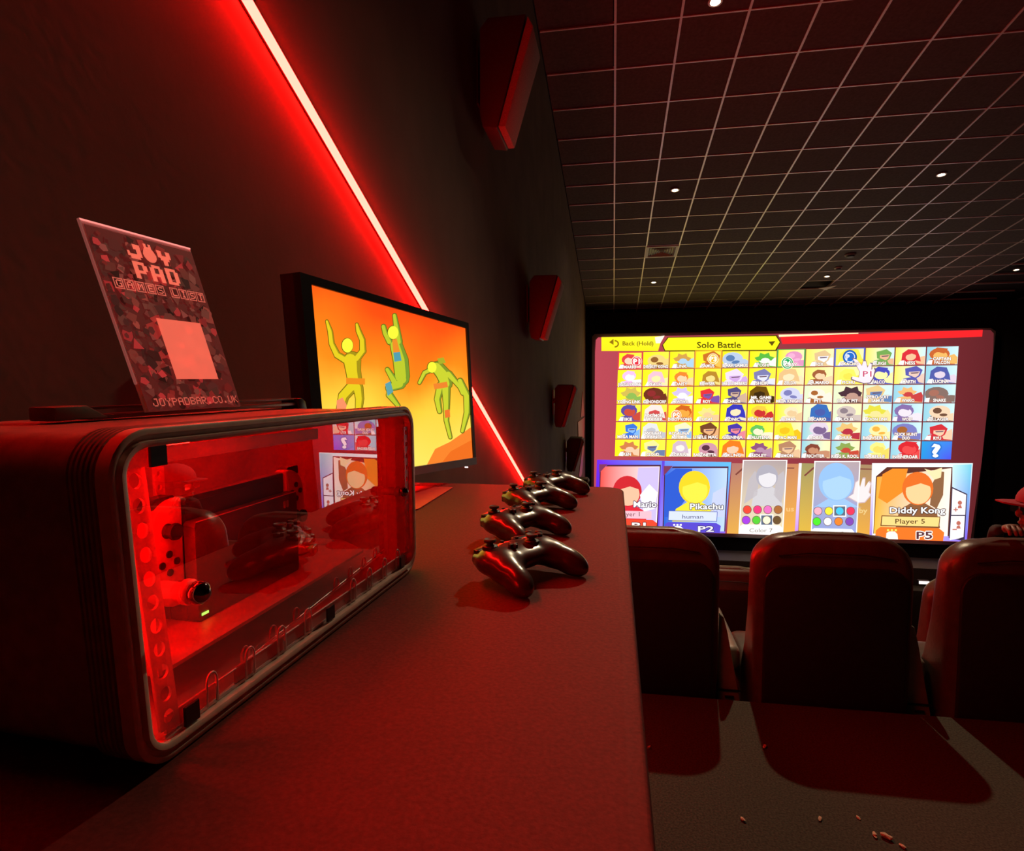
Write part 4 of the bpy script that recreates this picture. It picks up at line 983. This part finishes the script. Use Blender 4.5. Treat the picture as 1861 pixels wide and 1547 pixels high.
# small white lights low beyond the seats
for i, (px_, py_, wd, lab) in enumerate(((1680, 1059.5, .10, 'white step light beyond the gap left of the rightmost seat'), (1728, 1051, .05, 'tiny white step light touching the rightmost seat back'))):
    d = ray(px_, py_); p = CAM + d*(14.2/d.y)
    t = thing('step_light', lab, 'step light', tuple(p), group='small white lights below the screen')
    MB().box(-wd, wd, 0, .02, -.03, .03).build('lamp_face', Mt['whitelamp'], t)
    MB().box(-wd-.01, wd+.01, .02, .10, -.04, .04).build('housing', Mt['blk'], t)
# ================================================================== PERSON
ps = thing('person', 'person in a red cap seen above the rightmost seat, hand on seat top', 'person', (1.785, 2.80, ZA))
def skin(name, pts, edges, radii, material, parent, root=0, sub=1):
    me = D.meshes.new(name); me.from_pydata(pts, edges, []); o = D.objects.new(name, me); COL.objects.link(o)
    me.materials.append(material)
    sk = o.modifiers.new('skin', 'SKIN'); sk.use_smooth_shade = True
    for i, r in enumerate(radii): me.skin_vertices[0].data[i].radius = (r, r) if isinstance(r, (int, float)) else r
    me.skin_vertices[0].data[root].use_root = True
    ss = o.modifiers.new('sub', 'SUBSURF'); ss.levels = ss.render_levels = sub
    bake(o); o.parent = parent; return o
pts = [(.385, .03, .59), (.34, .03, .72), (.20, .01, .87), (.06, -.01, .98), (0, -.01, 1.035),
       (-.13, -.02, .93), (-.26, -.12, .90), (-.33, -.26, 1.10), (-.362, -.345, 1.122),
       (.25, -.02, .95), (.36, .08, .76), (.33, .26, .66),
       (.30, .12, .58), (.30, .44, .58), (.30, .47, .08), (.47, .12, .58), (.47, .44, .58), (.47, .47, .08), (.30, .58, .035), (.47, .58, .035)]
edg = [(0, 1), (1, 2), (2, 3), (3, 4), (3, 5), (5, 6), (6, 7), (7, 8), (3, 9), (9, 10), (10, 11), (0, 12), (12, 13), (13, 14), (14, 18), (0, 15), (15, 16), (16, 17), (17, 19)]
rad = [.13, .12, .13, .075, .05, .055, .036, .026, .020, .055, .045, .03, .09, .065, .04, .09, .065, .04, .035, .035]
skin('body', pts, edg, rad, Mt['cloth'], ps, 0, 2)
hx, hy, hz = -.26, .02, .122
hp = [(-.105, -.385, 1.005), (-.10, -.41, 1.022)]; he = [(0, 1)]; hr_ = [.022, .022]
for k in range(4):
    i = len(hp); x = -.125 + k*.017; L_ = (.026, .032, .030, .022)[k]
    hp += [(x, -.435, 1.025), (x-.002, -.435-L_*.7, 1.018), (x-.002, -.435-L_, 1.000)]; he += [(1, i), (i, i+1), (i+1, i+2)]; hr_ += [.008, .0075, .0065]
i = len(hp); hp += [(-.075, -.41, 1.015), (-.068, -.43, 1.005)]; he += [(1, i), (i, i+1)]; hr_ += [.009, .0075]
skin('hand', [(a+hx, b+hy, c+hz) for a, b, c in hp], he, hr_, Mt['skin'], ps, 1, 1)
# head turned to the left
bm = bmesh.new()
bmesh.ops.create_uvsphere(bm, u_segments=24, v_segments=16, radius=1, matrix=Matrix.Translation((0, 0, 1.13)) @ Matrix.Diagonal((.095, .076, .115, 1)))
for c_, s_ in (((-.03, 0, 1.065), (.058, .05, .045)), ((-.098, 0, 1.115), (.016, .012, .018)), ((-.085, 0, 1.075), (.015, .022, .009)), ((.005, -.078, 1.12), (.016, .010, .026)), ((.005, .078, 1.12), (.016, .010, .026))):
    bmesh.ops.create_uvsphere(bm, u_segments=12, v_segments=8, radius=1, matrix=Matrix.Translation(c_) @ Matrix.Diagonal((*s_, 1)))
me = D.meshes.new('head'); bm.to_mesh(me); bm.free(); me.materials.append(Mt['skin']); ho = D.objects.new('head', me); COL.objects.link(ho)
r = ho.modifiers.new('r', 'REMESH'); r.mode = 'VOXEL'; r.voxel_size = .005; r.use_smooth_shade = True; s_ = ho.modifiers.new('s', 'SMOOTH'); s_.iterations = 5
bake(ho); ho.parent = ps
for s in (-1, 1):
    MB().lathe([(.012*math.sin(t)+1e-5, -.012*math.cos(t)) for t in [math.pi*j/8 for j in range(9)]], (-.080, s*.030, 1.13), 10).build('eye', Mt['white'], ho, smooth=True)
bm = bmesh.new(); bmesh.ops.create_uvsphere(bm, u_segments=24, v_segments=16, radius=1, matrix=Matrix.Translation((.016, 0, 1.125)) @ Matrix.Diagonal((.094, .088, .110, 1)))
me = D.meshes.new('hair'); bm.to_mesh(me); bm.free(); me.materials.append(Mt['hair']); me.polygons.foreach_set('use_smooth', [True]*len(me.polygons)); h2 = D.objects.new('hair', me); COL.objects.link(h2); h2.parent = ps
cp_ = MB(); rsn = []
for k in range(9):
    a = math.pi/2*k/8; rsn.append([(.005 + .108*math.cos(a)*math.cos(t)+.0, .096*math.cos(a)*math.sin(t), 1.165 + .085*math.sin(a)) for t in [2*math.pi*j/24 for j in range(24)]])
cp_.rings(rsn, True, True).build('cap', Mt['cap'], ps, smooth='auto')
brim = [(-.06, -.080), (-.13, -.065), (-.175, -.03), (-.175, .03), (-.13, .065), (-.06, .080)]
MB().prism(brim, lambda a, b: Vector((a, b, 1.165 - abs(b)*.15)), lambda a, b: Vector((a, b, 1.173 - abs(b)*.15))).build('cap_brim', Mt['cap'], ps, bevel=.002)
gl = MB().box(-.10, -.096, -.055, -.008, 1.115, 1.145).box(-.10, -.096, .008, .055, 1.115, 1.145).tube([(-.098, -.055, 1.13), (-.06, -.084, 1.132), (.01, -.092, 1.128)], .002, 6)
gl.build('spectacles', Mt['chrome'], ps)

# ================================================================== CRUMBS ON THE CARPET
rs = random.Random(5)
cr = [((.125, 1.973), .006, 'pale crumb on the carpet beside counter, under the seat shadow'), ((.509, 2.037), .007, 'pale crumb on the carpet below gap between first two seats'),
      ((.705, 1.671), .007, 'crumb at lower right of a loose cluster on the carpet'), ((.731, 1.667), .010, 'largest crumb on the dark carpet at lower right'),
      ((.687, 1.734), .005, 'crumb above the largest crumb on the carpet'), ((.579, 1.713), .006, 'crumb left of the cluster on the carpet at lower right'),
      ((.365, 1.675), .006, 'crumb on the pale lit patch of carpet near the counter'), ((.76, 1.641), .006, 'crumb nearest the bottom edge among the carpet crumbs')]
for (x, y), s, lab in cr:
    bm = bmesh.new(); bmesh.ops.create_icosphere(bm, subdivisions=2, radius=1)
    for v_ in bm.verts: v_.co = Vector((v_.co.x*s*1.5, v_.co.y*s*.8, v_.co.z*s*.6)) * rs.uniform(.75, 1.25)
    me = D.meshes.new('crumb'); bm.to_mesh(me); bm.free(); me.materials.append(Mt['crumb']); o = D.objects.new('crumb', me); COL.objects.link(o)
    zmin = min(v_.co.z for v_ in me.vertices); o.location = (x, y, -zmin); o.rotation_euler = (0, 0, rs.uniform(0, 3)); tag(o, lab, 'crumb', 'crumbs on the carpet')
